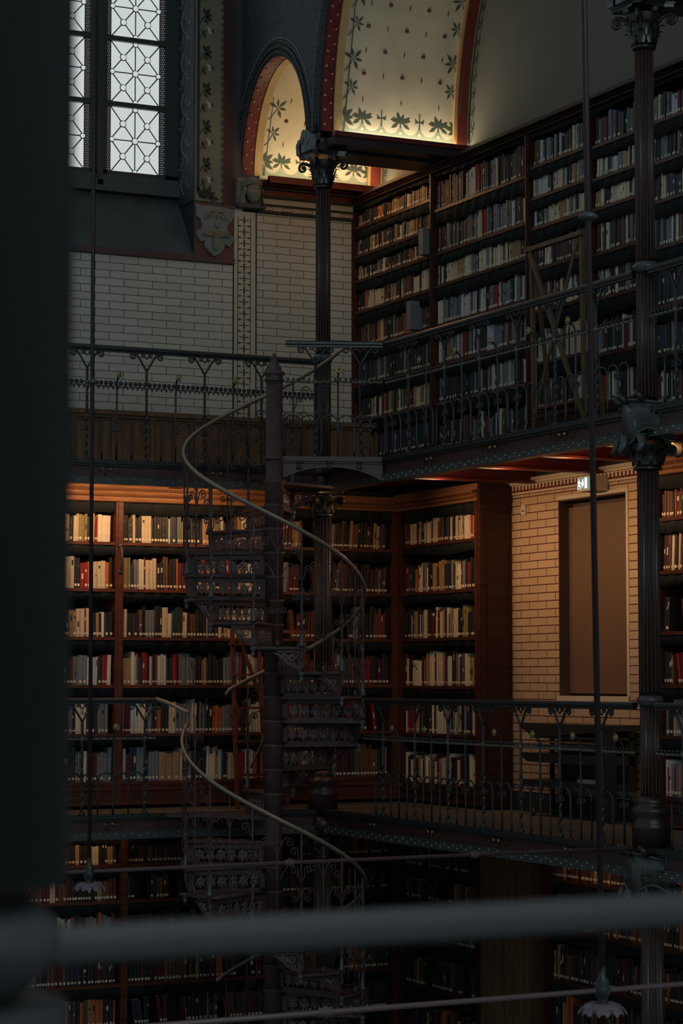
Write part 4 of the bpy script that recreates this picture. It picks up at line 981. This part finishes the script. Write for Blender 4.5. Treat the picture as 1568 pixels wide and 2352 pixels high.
for y0, y1 in ((16.09, 16.40), (16.46, 16.77)): m.box(XS - .012, y0, -2.6, XS, y1, -.3, WOODP)
m.build('raised_panel', bk)
# end panel of the bookcase beside the niche (faces the room), its shade put into a darker wood
m = MB(); m.box(XS - .03, 16.79 - .03, 2.56, XW - .0, 16.80, 2.72, WOODD); m.box(XS - .015, 16.79 - .02, 2.50, XW, 16.80, 2.56, WOODD); m.box(XS + .0, 16.79 - .012, .02, XW, 16.795, 2.5, WOODD)
m.box(XS + .05, 16.79 - .02, .3, XW - .05, 16.78, 2.2, WOODD)
tag(m.build('end_panel_board'), 'mahogany end board, shade in its colour, of the lower bookcase beside the brick wall', 'panel')
# low panelled cupboard against the tiled wall
cb = thing('low_cupboard', 'long low panelled cupboard of brown wood below the tiled wall', 'cupboard', (6.4, 18.95, S))
m = MB(); m.box(X0, 18.78, S, 9.42, YT, 3.37, WOODP); m.build('body', cb)
m = MB(); m.box(X0, 18.73, 3.37, 9.44, YT, 3.405, WOODP); m.box(X0, 18.755, 3.345, 9.43, YT, 3.37, WOODP); m.build('worktop', cb)
for i in range(17):
    x = X0 + .1 + i * .365
    m = MB(); m.box(x, 18.768, S + .06, x + .15, 18.782, 3.30, WOODP); m.box(x + .165, 18.768, S + .06, x + .315, 18.782, 3.30, WOODP); m.box(x + .32, 18.755, S, x + .355, 18.782, 3.345, WOODP)
    m.build('door', cb)

# ---- books: the ones that show largest are single objects, the rest one mass
for b in BOOKS:
    c = b['p'] + b['D'] * b['w'] / 2 + Vector((0, 0, b['h'] / 2)); x, y, d = proj(c)
    fac = abs(b['D'].dot(CR)); a = b['w'] * fac * b['h'] / d / d * FP * FP
    hid = x < 172 or x > 1556 or y < 20 or y > 2040 or 603 < x < 652 or 713 < x < 760 or 1458 < x < 1506 or 1335 < x < 1366 or (600 < x < 850 and y > 1500) or (415 < x < 650 and 1165 < y < 1450)
    b['score'] = 0 if hid else a; b['pr'] = (x, y)
BOOKS_S = sorted(BOOKS, key=lambda b: -b['score'])
ONE = BOOKS_S[:296]; REST = BOOKS_S[296:]
for b in ONE: b['one'] = 1
def book_mb(m, b):
    p, D, B, w_, h, d = b['p'], b['D'], b['B'], b['w'], b['h'], b['d']; sh_ = D * (b['lean'] * h); UP = Vector((0, 0, 1))
    prof = [(0, .005), (w_ * .25, .001), (w_ * .75, .001), (w_, .005), (w_, d), (0, d)]
    lo = [p + D * s + B * q for s, q in prof]; hi = [v + UP * h + sh_ for v in lo]; n = 6
    m.add(lo + hi, [(i, (i + 1) % n, n + (i + 1) % n, n + i) for i in range(n)], BM[b['col']])
    m.add(hi, [tuple(range(n))], PAGES)
    if b['band'] and w_ > .012:
        z = h * random.uniform(.35, .75); c2 = 'ivory' if b['col'] in ('black', 'navy', 'maroon', 'teal', 'red', 'brown') else 'black'; hh = h * random.uniform(.06, .22)
        f = lambda s, zz: p + D * (s + b['lean'] * zz) + B * -.0006 + UP * zz
        m.add([f(w_ * .28, z), f(w_ * .72, z), f(w_ * .72, z + hh), f(w_ * .28, z + hh)], [(0, 1, 2, 3)], BM[c2])
    if b['st'] and b['h'] > .2 and b['col'] in ('brown', 'maroon', 'black') and random.random() < .3:
        f = lambda s, zz: p + D * (s + b['lean'] * zz) + B * -.0006 + UP * zz
        for z in (.3, .72): m.add([f(w_ * .22, h * z), f(w_ * .78, h * z), f(w_ * .78, h * z + .004), f(w_ * .22, h * z + .004)], [(0, 1, 2, 3)], GOLD)
def sticker_mb(m, b):
    p, D, B, w_ = b['p'], b['D'], b['B'], b['w']; r = min(.0115, w_ * .46); r = max(r, .006); UP = Vector((0, 0, 1)); c = p + D * (w_ / 2) - B * .0012 + UP * .028
    pts = [c + D * (r * math.cos(t)) + UP * (max(r, .009) * 1.15 * math.sin(t)) for t in lin(0, 2 * PI, 8)[:-1]]
    m.prism(pts, B * .0008, PAPER)
sizes = lambda b: ('thick' if b['w'] > .036 else 'slim' if b['w'] < .018 else 'medium') + ' ' + ('tall' if b['h'] > .25 else 'short' if b['h'] < .19 else 'upright')
SHELF = ['top shelf', 'second shelf', 'third shelf', 'fourth shelf', 'fifth shelf', 'sixth shelf', 'seventh shelf', 'eighth shelf']
for b in ONE:
    m = MB(); book_mb(m, b); o = m.build('book', None, b['p'])
    tag(o, '%s %s book, %s from %s, %s of %s' % (sizes(b).split()[0], b['col'], ordinal(b['idx']), b['ref'], SHELF[b['row']], b['case'].replace('the ', '')), 'book', 'books on the ' + SHELF[b['row']] + ' of ' + b['case'])
    if b['st']:
        q = MB(); sticker_mb(q, b); q.build('spine_label', o)
m = MB()
for b in REST:
    book_mb(m, b)
    if b['st']: sticker_mb(m, b)
o = m.build('books', None, (9, 17, -2)); tag(o, 'the many smaller books filling the remaining shelves of the library', 'books', None, 'stuff')
# grey card boxes jutting from the upper shelves
gb = []
for y0, y1, z0, z1, lab in ((17.668, 17.752, 4.797, 5.03, 'grey card box jutting from the second shelf edge between the upper bookcases'), (17.90, 17.99, 4.165, 4.42, 'grey card box jutting from a lower shelf of the upper corner bookcase')):
    m = MB(); m.box(XS - .075, y0, z0, XS + .18, y1, z1, GREYBOX); m.box(XS - .078, y0 + .02, z0 + .12, XS - .075, y1 - .02, z0 + .15, PAPER) if False else None
    tag(m.build('card_box'), lab, 'box', 'grey card boxes on the upper shelves')

# ================================================================ LOOSE OBJECTS
# step ladder on the upper gallery
ld = thing('step_ladder', 'wooden step ladder with crossed braces before the tall upper bookcases', 'ladder', (9.2, 15.13, S))
def bm_(name, par, p, q, w, h, mt, up=(0, 0, 1)):
    m = MB(); m.bar(p, q, w, h, mt, up); return m.build(name, par)
for y in (15.50, 14.76):
    bm_('upright', ld, (9.22, y, S), (9.20, y, 4.46), .035, .03, LADW, (1, 0, 0))
    bm_('leg', ld, (9.40, y, S), (9.23, y, 4.40), .03, .025, LADW, (1, 0, 0))
bm_('crossbar', ld, (9.19, 15.56, 4.455), (9.19, 14.72, 4.455), .05, .035, LADW)
bm_('brace', ld, (9.175, 15.49, 4.42), (9.175, 14.70, S + .18), .04, .02, LADW, (1, 0, 0)); bm_('brace', ld, (9.192, 14.80, 4.42), (9.192, 15.46, S + .3), .03, .014, LADW, (1, 0, 0))
for z in (S + .12, S + .34): bm_('step', ld, (9.25, 15.48, z), (9.25, 14.78, z), .12, .02, LADR)
# library steps on the lower gallery
l2 = thing('library_steps', 'reddish wooden library steps leaning behind the spiral stair', 'ladder', (7.85, 17.95, 0))
for x in (7.715, 7.985):
    bm_('upright', l2, (x, 17.86, 0), (x + (.03 if x < 7.8 else 0), 18.05, 1.52), .035, .022, LADR, (0, 1, 0))
bm_('brace', l2, (7.79, 18.03, 1.46), (7.985, 17.99, .92), .03, .018, LADR, (0, 1, 0)); bm_('crossbar', l2, (7.73, 18.05, 1.51), (8.0, 18.05, 1.51), .03, .03, LADR)
for z in (.28, .56, .84, 1.12, 1.38): bm_('rung', l2, (7.72, 17.87 + z * .12, z), (7.985, 17.87 + z * .12, z), .08, .018, LADR)
m = MB(); m.tube([(8.03, 17.80, 1.0), (8.02, 17.80, .80), (7.90, 17.80, .52), (7.81, 17.80, .34)], .012, LADW, 8); m.build('hand_pole', l2)
# second reddish steps right of the newel
l3 = thing('short_steps', 'small reddish wooden steps behind the right side of the stair newel', 'ladder', (8.28, 17.95, 0))
for x in (8.17, 8.40): bm_('upright', l3, (x, 17.84, 0), (x, 18.02, 1.50), .03, .022, LADR, (0, 1, 0))
bm_('brace', l3, (8.39, 18.02, 1.46), (8.21, 17.97, 1.05), .03, .018, LADR, (0, 1, 0)); bm_('crossbar', l3, (8.15, 18.02, 1.49), (8.42, 18.02, 1.49), .028, .028, LADR)
for z in (.3, .6, .9, 1.2): bm_('rung', l3, (8.17, 17.85 + z * .12, z), (8.40, 17.85 + z * .12, z), .07, .018, LADR)
# black desk-like trolley before the brick wall
tr = thing('black_trolley', 'black steel shelf trolley standing before the brick wall under the niche', 'trolley', (9.6, 15.4, 0))
m = MB(); pr_ = [(15.98, .66), (16.10, .70), (16.10, .735), (14.78, .735), (14.78, .69), (15.9, .62)]
m.prism([(9.42, y, z) for y, z in pr_], (.30, 0, 0), BLK); m.build('shelf', tr)
m = MB(); m.box(9.43, 14.84, .62, 9.70, 15.86, .64, BLK); m.box(9.43, 14.84, .585, 9.45, 15.86, .60, LADW); m.box(9.43, 14.84, .55, 9.45, 15.86, .565, LADW); m.build('drawer_rails', tr)
m = MB(); m.prism([(9.42, y, z) for y, z in ((16.08, .50), (16.06, .46), (15.98, .43), (15.86, .43), (14.84, .43), (14.84, .50))], (.28, 0, 0), BLK); m.build('shelf', tr)
m = MB(); m.box(9.40, 14.84, .235, 9.70, 16.06, .29, BLK); m.box(9.40, 14.84, .29, 9.41, 15.2, .32, STONE); m.build('shelf', tr)
m = MB(); m.box(9.40, 14.76, .05, 9.47, 14.84, .735, BLK); m.build('end_panel', tr)
m = MB(); m.box(9.64, 14.84, .29, 9.69, 15.84, .70, BLK); m.build('back_plate', tr)
for y in (15.84, 16.0): bm_('post', tr, (9.66, y, .03), (9.66, y, .68), .03, .03, BLK, (1, 0, 0))
for y in (14.81, 15.95):
    for x in (9.45, 9.65):
        m = MB(); m.lathe((x - .012, y, .032), [(.012, 0), (.032, .002), (.032, .022), (.012, .024)], LEAD, 14, (1, 0, 0)); m.build('caster_wheel', tr)
# exit sign, light switch, cream roll
ex = thing('exit_sign', 'lit exit sign with a running figure, arrow and door above the brick niche', 'sign', (9.66, 15.15, 2.55))
cn = P(1325, 1123, 0, 9.60); y1 = cn.y; y0 = y1 - .225; z0 = 2.555; z1 = z0 + .118
m = MB(); m.box(9.60, y0, z0, XW - .008, y1, z1, CREAM); m.build('housing', ex)
m = MB(); m.box(9.594, y0 + .01, z0 + .016, 9.60, y1 - .01, z1 - .012, SIGNG); pn = m.build('panel', ex)
m = MB(); sx = lambda a, b: (9.5925, y1 - .016 - a * .19, z0 + .02 + b * .086)
m.flat([sx(.125 + .03 * math.cos(t) * .5, .86 + .10 * math.sin(t)) for t in lin(0, 2 * PI, 12)[:-1]], SIGNW)
for pts in ([(.08, .74), (.17, .76), (.21, .58), (.28, .56), (.28, .48), (.19, .48), (.17, .40), (.25, .22), (.24, .02), (.19, .02), (.19, .20), (.13, .34), (.10, .20), (.02, .16), (.02, .24), (.06, .28), (.10, .48), (.09, .58), (.05, .50), (.03, .54)],
            [(.42, .92), (.46, .66), (.50, .42), (.44, .22), (.38, .10), (.33, .30), (.32, .46), (.36, .62)], [(.57, .0), (.74, .0), (.74, .98), (.57, .98)], [(.0, -.10), (.14, -.10), (.14, .02), (.0, .06)]):
    m.prism([sx(a, max(.0, b)) for a, b in pts], (-.001, 0, 0), SIGNW)
m.build('pictogram', ex)
m = MB(); c_ = P(1205, 1171, 0, XW); m.box(XW - .018, c_.y - .033, c_.z - .042, XW, c_.y + .033, c_.z + .042, SWITCH)
sw = tag(m.build('light_switch'), 'small cream switch plate on the brick wall', 'switch')
m = MB(); m.box(XW - .024, c_.y - .01, c_.z - .018, XW - .018, c_.y + .006, c_.z - .004, BLK); m.build('key_slot', sw)
rl = thing('paper_roll', 'pale cream roll slung under the upper gallery beside the name plate column', 'roll', (9.0, 12.2, 2.6))
e_ = P(1518, 1028, 0, 8.62); m = MB(); m.lathe((8.62, e_.y, e_.z), [(.030, 0), (.056, .0), (.057, .003), (.057, .92), (.03, .92)], ROLL, 28, (1, 0, 0)); m.build('paper_tube', rl)
for x in (8.75, 9.35):
    m = MB(); m.tube([(x, e_.y - .06 * math.cos(t), e_.z - .06 * math.sin(t)) for t in lin(0, PI, 12)], .005, BLK, 5)
    m.tube([(x, e_.y - .06, e_.z), (x, e_.y - .06, S - .06)], .005, BLK, 5); m.tube([(x, e_.y + .06, e_.z), (x, e_.y + .06, S - .06)], .005, BLK, 5); m.build('sling', rl)

# ================================================================ TIE RODS AND HANGING RODS
def tie_rod(label, a, b, r, knobs):
    a, b = Vector(a), Vector(b); t = thing('tie_rod', label, 'rod', a)
    m = MB(); m.tube([a, b], r, ROD, 10); m.build('bar', t)
    for u in knobs:
        m = MB(); m.lathe(a.lerp(b, u) - (b - a).normalized() * .03, [(r, 0), (r * 1.9, .006), (r * 1.4, .014), (r * 2.3, .03), (r * 1.4, .046), (r * 1.9, .054), (r, .06)], ROD, 12, b - a); m.build('knob', t)
def hang_rod(label, px, plane_y, r, collars, nrose):
    top = P(px[0][0], px[0][1], 1, plane_y); bot = P(px[1][0], px[1][1], 1, plane_y); d = (top - bot).normalized(); up_ = bot + d * 7.5
    t = thing('hanging_rod', label, 'rod', bot, 'hanging rods with petal rosettes')
    m = MB(); m.tube([bot + d * .02, up_], r, RODV, 10); m.build('rod', t)
    for y in collars:
        q = P(px[0][0] + (px[1][0] - px[0][0]) * (y - px[0][1]) / (px[1][1] - px[0][1]), y, 1, plane_y)
        m = MB(); m.lathe(q, [(r, -.012), (r * 3.0, -.006), (r * 3.4, 0), (r * 2.6, .012), (r, .022)], IRONG, 20); m.build('collar', t)
    m = MB(); m.lathe(bot, [(.012, -.085), (.022, -.07), (.026, -.045), (.018, -.03), (.030, -.012), (.034, .01), (.024, .03), (.028, .042), (.014, .06), (r, .10)], IRON, 18); m.build('hub', t)
    for k in range(8):
        a = 2 * PI * k / 8 + .25; ca, sa = math.cos(a), math.sin(a); rows = []
        for u in lin(0, 1, 8):
            rr = .018 + .078 * u; zz = -.055 + .014 * math.sin(PI * .8 * u) - .038 * u * u; wd = .040 * math.sin(PI * (.10 + .80 * u)) ** .8 + .001
            rows.append((rr, zz, wd))
        m = MB(); pts = []; fs = []
        for i, (rr, zz, wd) in enumerate(rows):
            for jx, dzz in ((-1, -.004), (-.5, .006), (0, .009), (.5, .006), (1, -.004)):
                pts.append(bot + Vector((rr * ca - jx * wd * sa, rr * sa + jx * wd * ca, zz + dzz)))
            if i: fs += [((i - 1) * 5 + j, (i - 1) * 5 + j + 1, i * 5 + j + 1, i * 5 + j) for j in range(4)]
        m.add(pts, fs, PURP, True); m.tube([pts[i * 5] for i in range(8)], .003, IRON, 5); m.tube([pts[i * 5 + 4] for i in range(8)], .003, IRON, 5); m.build('petal', t)
tie_rod('long rosy iron tie rod crossing the hall to the name plate column', (-2, 12.66, -.045), (8.24, 12.66, .0), .0115, [( P(665, 1983, 1, 12.66).x + 2) / 10.24, (P(1090, 1962, 1, 12.66).x + 2) / 10.24])
a_, b_ = P(410, 2352, 1, 7.76), P(1568, 2260, 1, 7.76); d_ = (b_ - a_)
tie_rod('lower rosy iron tie rod passing the second petal rosette', a_ - d_ * 1.2, a_ + d_ * 2.0, .0105, [(1.2 + .27) / 3.2])
hang_rod('thin hanging iron rod before the tiled wall, ending in a purple petal rosette', ((217, 0), (205, 2010)), 12.66, .0125, [878], 8)
hang_rod('nearer hanging iron rod crossing the tall upper bookcases and the niche', ((1341, 0), (1383, 2278)), 7.76, .0125, [499], 8)

# ================================================================ NEAR GALLERY: COLUMN AND HANDRAIL BESIDE THE CAMERA
IRONN = mat('near_iron_paint', (.035, .038, .04), .6, spec=.6)
RAILN = mat('near_handrail_paint', (.062, .064, .068), .5)
nc = thing('iron_column', 'very dark out-of-focus iron column filling the edge of the view', 'column', (.360, 1.34, 0))
cx_, cy_ = .360, 1.34
m = MB(); m.lathe((cx_, cy_, 0), [(.125, 0), (.125, .12), (.13, .14), (.11, .16), (.13, .22), (.10, .27), (.105, .30), (.08, .33)], IRON, 28); m.build('base', nc)
m = MB(); m.lathe((cx_, cy_, .33), [(.102, 0), (.102, .57)], IRONN, 64); m.build('pedestal_shaft', nc)
m = MB(); m.lathe((cx_, cy_, .90), [(.072, 0), (.082, .012), (.098, .03), (.098, .045), (.084, .058), (.072, .07)], RAILN, 28); m.build('collar', nc)
m = MB(); m.lathe((cx_, cy_, .97), [(.102, 0), (.100, 4.5)], IRONN, 64); m.build('shaft', nc)
nr = thing('handrail_bar', 'blurred flat iron handrail close to the camera, across the lower view', 'railing', (1.2, 1.35, 0))
m = MB(); prof = [(-.016, -.008), (-.012, -.012), (.012, -.012), (.016, -.008), (.016, .0), (.012, .004), (.010, .010), (-.010, .010), (-.012, .004), (-.016, .0)]
m.prism([(.405, 1.337 + a, .930 + b) for a, b in prof], (2.6, .12, 0), RAILN); m.build('handrail', nr)
for x in (1.25, 1.95, 2.65):
    m = MB(); m.tube([(x, 1.337 + (x - .405) * .046, 0), (x, 1.337 + (x - .405) * .046, .92)], .011, IRON, 6); m.build('post', nr)

# ================================================================ LIGHT
def area(name, loc, target, sx, sy, power, col, spread=180):
    L = bpy.data.lights.new(name, 'AREA'); L.shape = 'RECTANGLE'; L.size = sx; L.size_y = sy; L.energy = power; L.color = col; L.spread = math.radians(spread)
    o = bpy.data.objects.new(name, L); C.objects.link(o); o.location = loc
    d = Vector(target) - Vector(loc); q = d.to_track_quat('-Z', 'Y'); o.rotation_euler = q.to_euler(); return o
WARM = (1, .55, .25); VWARM = (1, .78, .42)
def trough(label, a, b, c):
    m = MB(); m.box(*a, *b, BLK); tag(m.build('lamp_trough'), label, 'lamp', c)
# lamps below the upper gallery, washing the bookcases, and added fills
area('lamp_far_cases', (6.4, YA + .16, 2.64), (6.4, YL + .05, 2.15), 2.6, .05, 15, WARM)
area('fill_corner_column', (8.95, 17.05, 2.60), (8.36, 17.5, 1.75), .4, .05, 3.2, WARM)  # added to warm the corner column, which the side lamps miss
area('lamp_side_cases', (XB + .30, 15.35, 2.64), (XS + .1, 15.35, 2.0), 3.6, .05, 11.5, WARM, 110)
area('lamp_side_past', (XB + .30, 12.0, 2.64), (XS + .1, 12.0, 2.0), 2.0, .05, 2.2, WARM, 110)
area('fill_side_joists', (8.85, 15.0, 2.635), (8.75, 15.0, 3), .05, 3.6, 6.0, WARM).rotation_euler = (PI, 0, 0)  # added upward fill to bring out the red joists and deck underside
area('fill_far_joists', (6.6, 17.9, 2.635), (6.6, 17.9, 3), 2.6, .05, .8, WARM).rotation_euler = (PI, 0, 0)  # same added upward fill for the far joists
# lamps below the lower gallery
area('lamp_low_far', (5.9, YL - .2, -.16), (5.9, YL + .1, -.40), 1.9, .04, .9, WARM, 150)
area('lamp_low_side', (XS - .2, 14.1, -.16), (XS + .1, 14.1, -.40), 2.6, .04, 1.3, WARM, 150)
# uplights on the ledges of the vaults, and added warm fills
area('uplight_narrow', (9.12, YT - .17, 5.655), (9.12, YT - .20, 6.4), 1.15, .05, 4.5, (1, .80, .47))
area('spill_narrow', (9.0, YT - .262, 5.66), (9.3, 17.8, 5.15), .9, .04, 5.0, (1, .47, .15))  # added, stands in for uplight spill on the corner books
area('fill_tiled_wall', (9.05, 17.86, 5.60), (9.0, 19.2, 4.7), .9, .04, 1.5, (1, .6, .28))  # added warm fill for the tiled wall, no known lamp behind the beam
area('uplight_wide', (9.12, 17.462, 5.685), (9.12, 17.47, 6.4), 1.15, .03, 3.9, (1, .86, .60))
area('daylight_fill_opposite', (3.2, -5.5, 8.5), (7.6, 19, 4.2), 7, 6, 330, (.82, .95, 1))  # daylight from the unseen opposite end, added to brighten the tiled wall
w_ = bpy.data.worlds.new('World'); bpy.context.scene.world = w_; w_.use_nodes = True
bg = w_.node_tree.nodes['Background']; bg.inputs[0].default_value = (.72, .91, 1.0, 1); bg.inputs[1].default_value = .155

# ================================================================ CAMERA
cd = bpy.data.cameras.new('Camera'); cam = bpy.data.objects.new('Camera', cd); C.objects.link(cam)
cam.location = EYE; M_ = Matrix((CR, CU, -CF)).transposed(); cam.rotation_euler = M_.to_euler()
cd.sensor_fit = 'VERTICAL'; cd.sensor_height = 36; cd.lens = FP / 2352 * 36; cd.clip_start = .05; cd.clip_end = 100
cd.dof.use_dof = True; cd.dof.focus_distance = 18.0; cd.dof.aperture_fstop = 9.0
sc = bpy.context.scene; sc.camera = cam
sc.view_settings.view_transform = 'Standard'; sc.view_settings.look = 'None'; sc.view_settings.exposure = 0; sc.view_settings.gamma = 1
sc.view_settings.use_curve_mapping = False
sc.cycles.use_denoising = True; sc.cycles.max_bounces = 6; sc.cycles.diffuse_bounces = 4; sc.cycles.glossy_bounces = 2; sc.cycles.transmission_bounces = 2
sc.cycles.caustics_reflective = False; sc.cycles.caustics_refractive = False; sc.cycles.sample_clamp_indirect = 3
for o in list(bpy.data.objects):
    if '_o' in o: del o['_o']
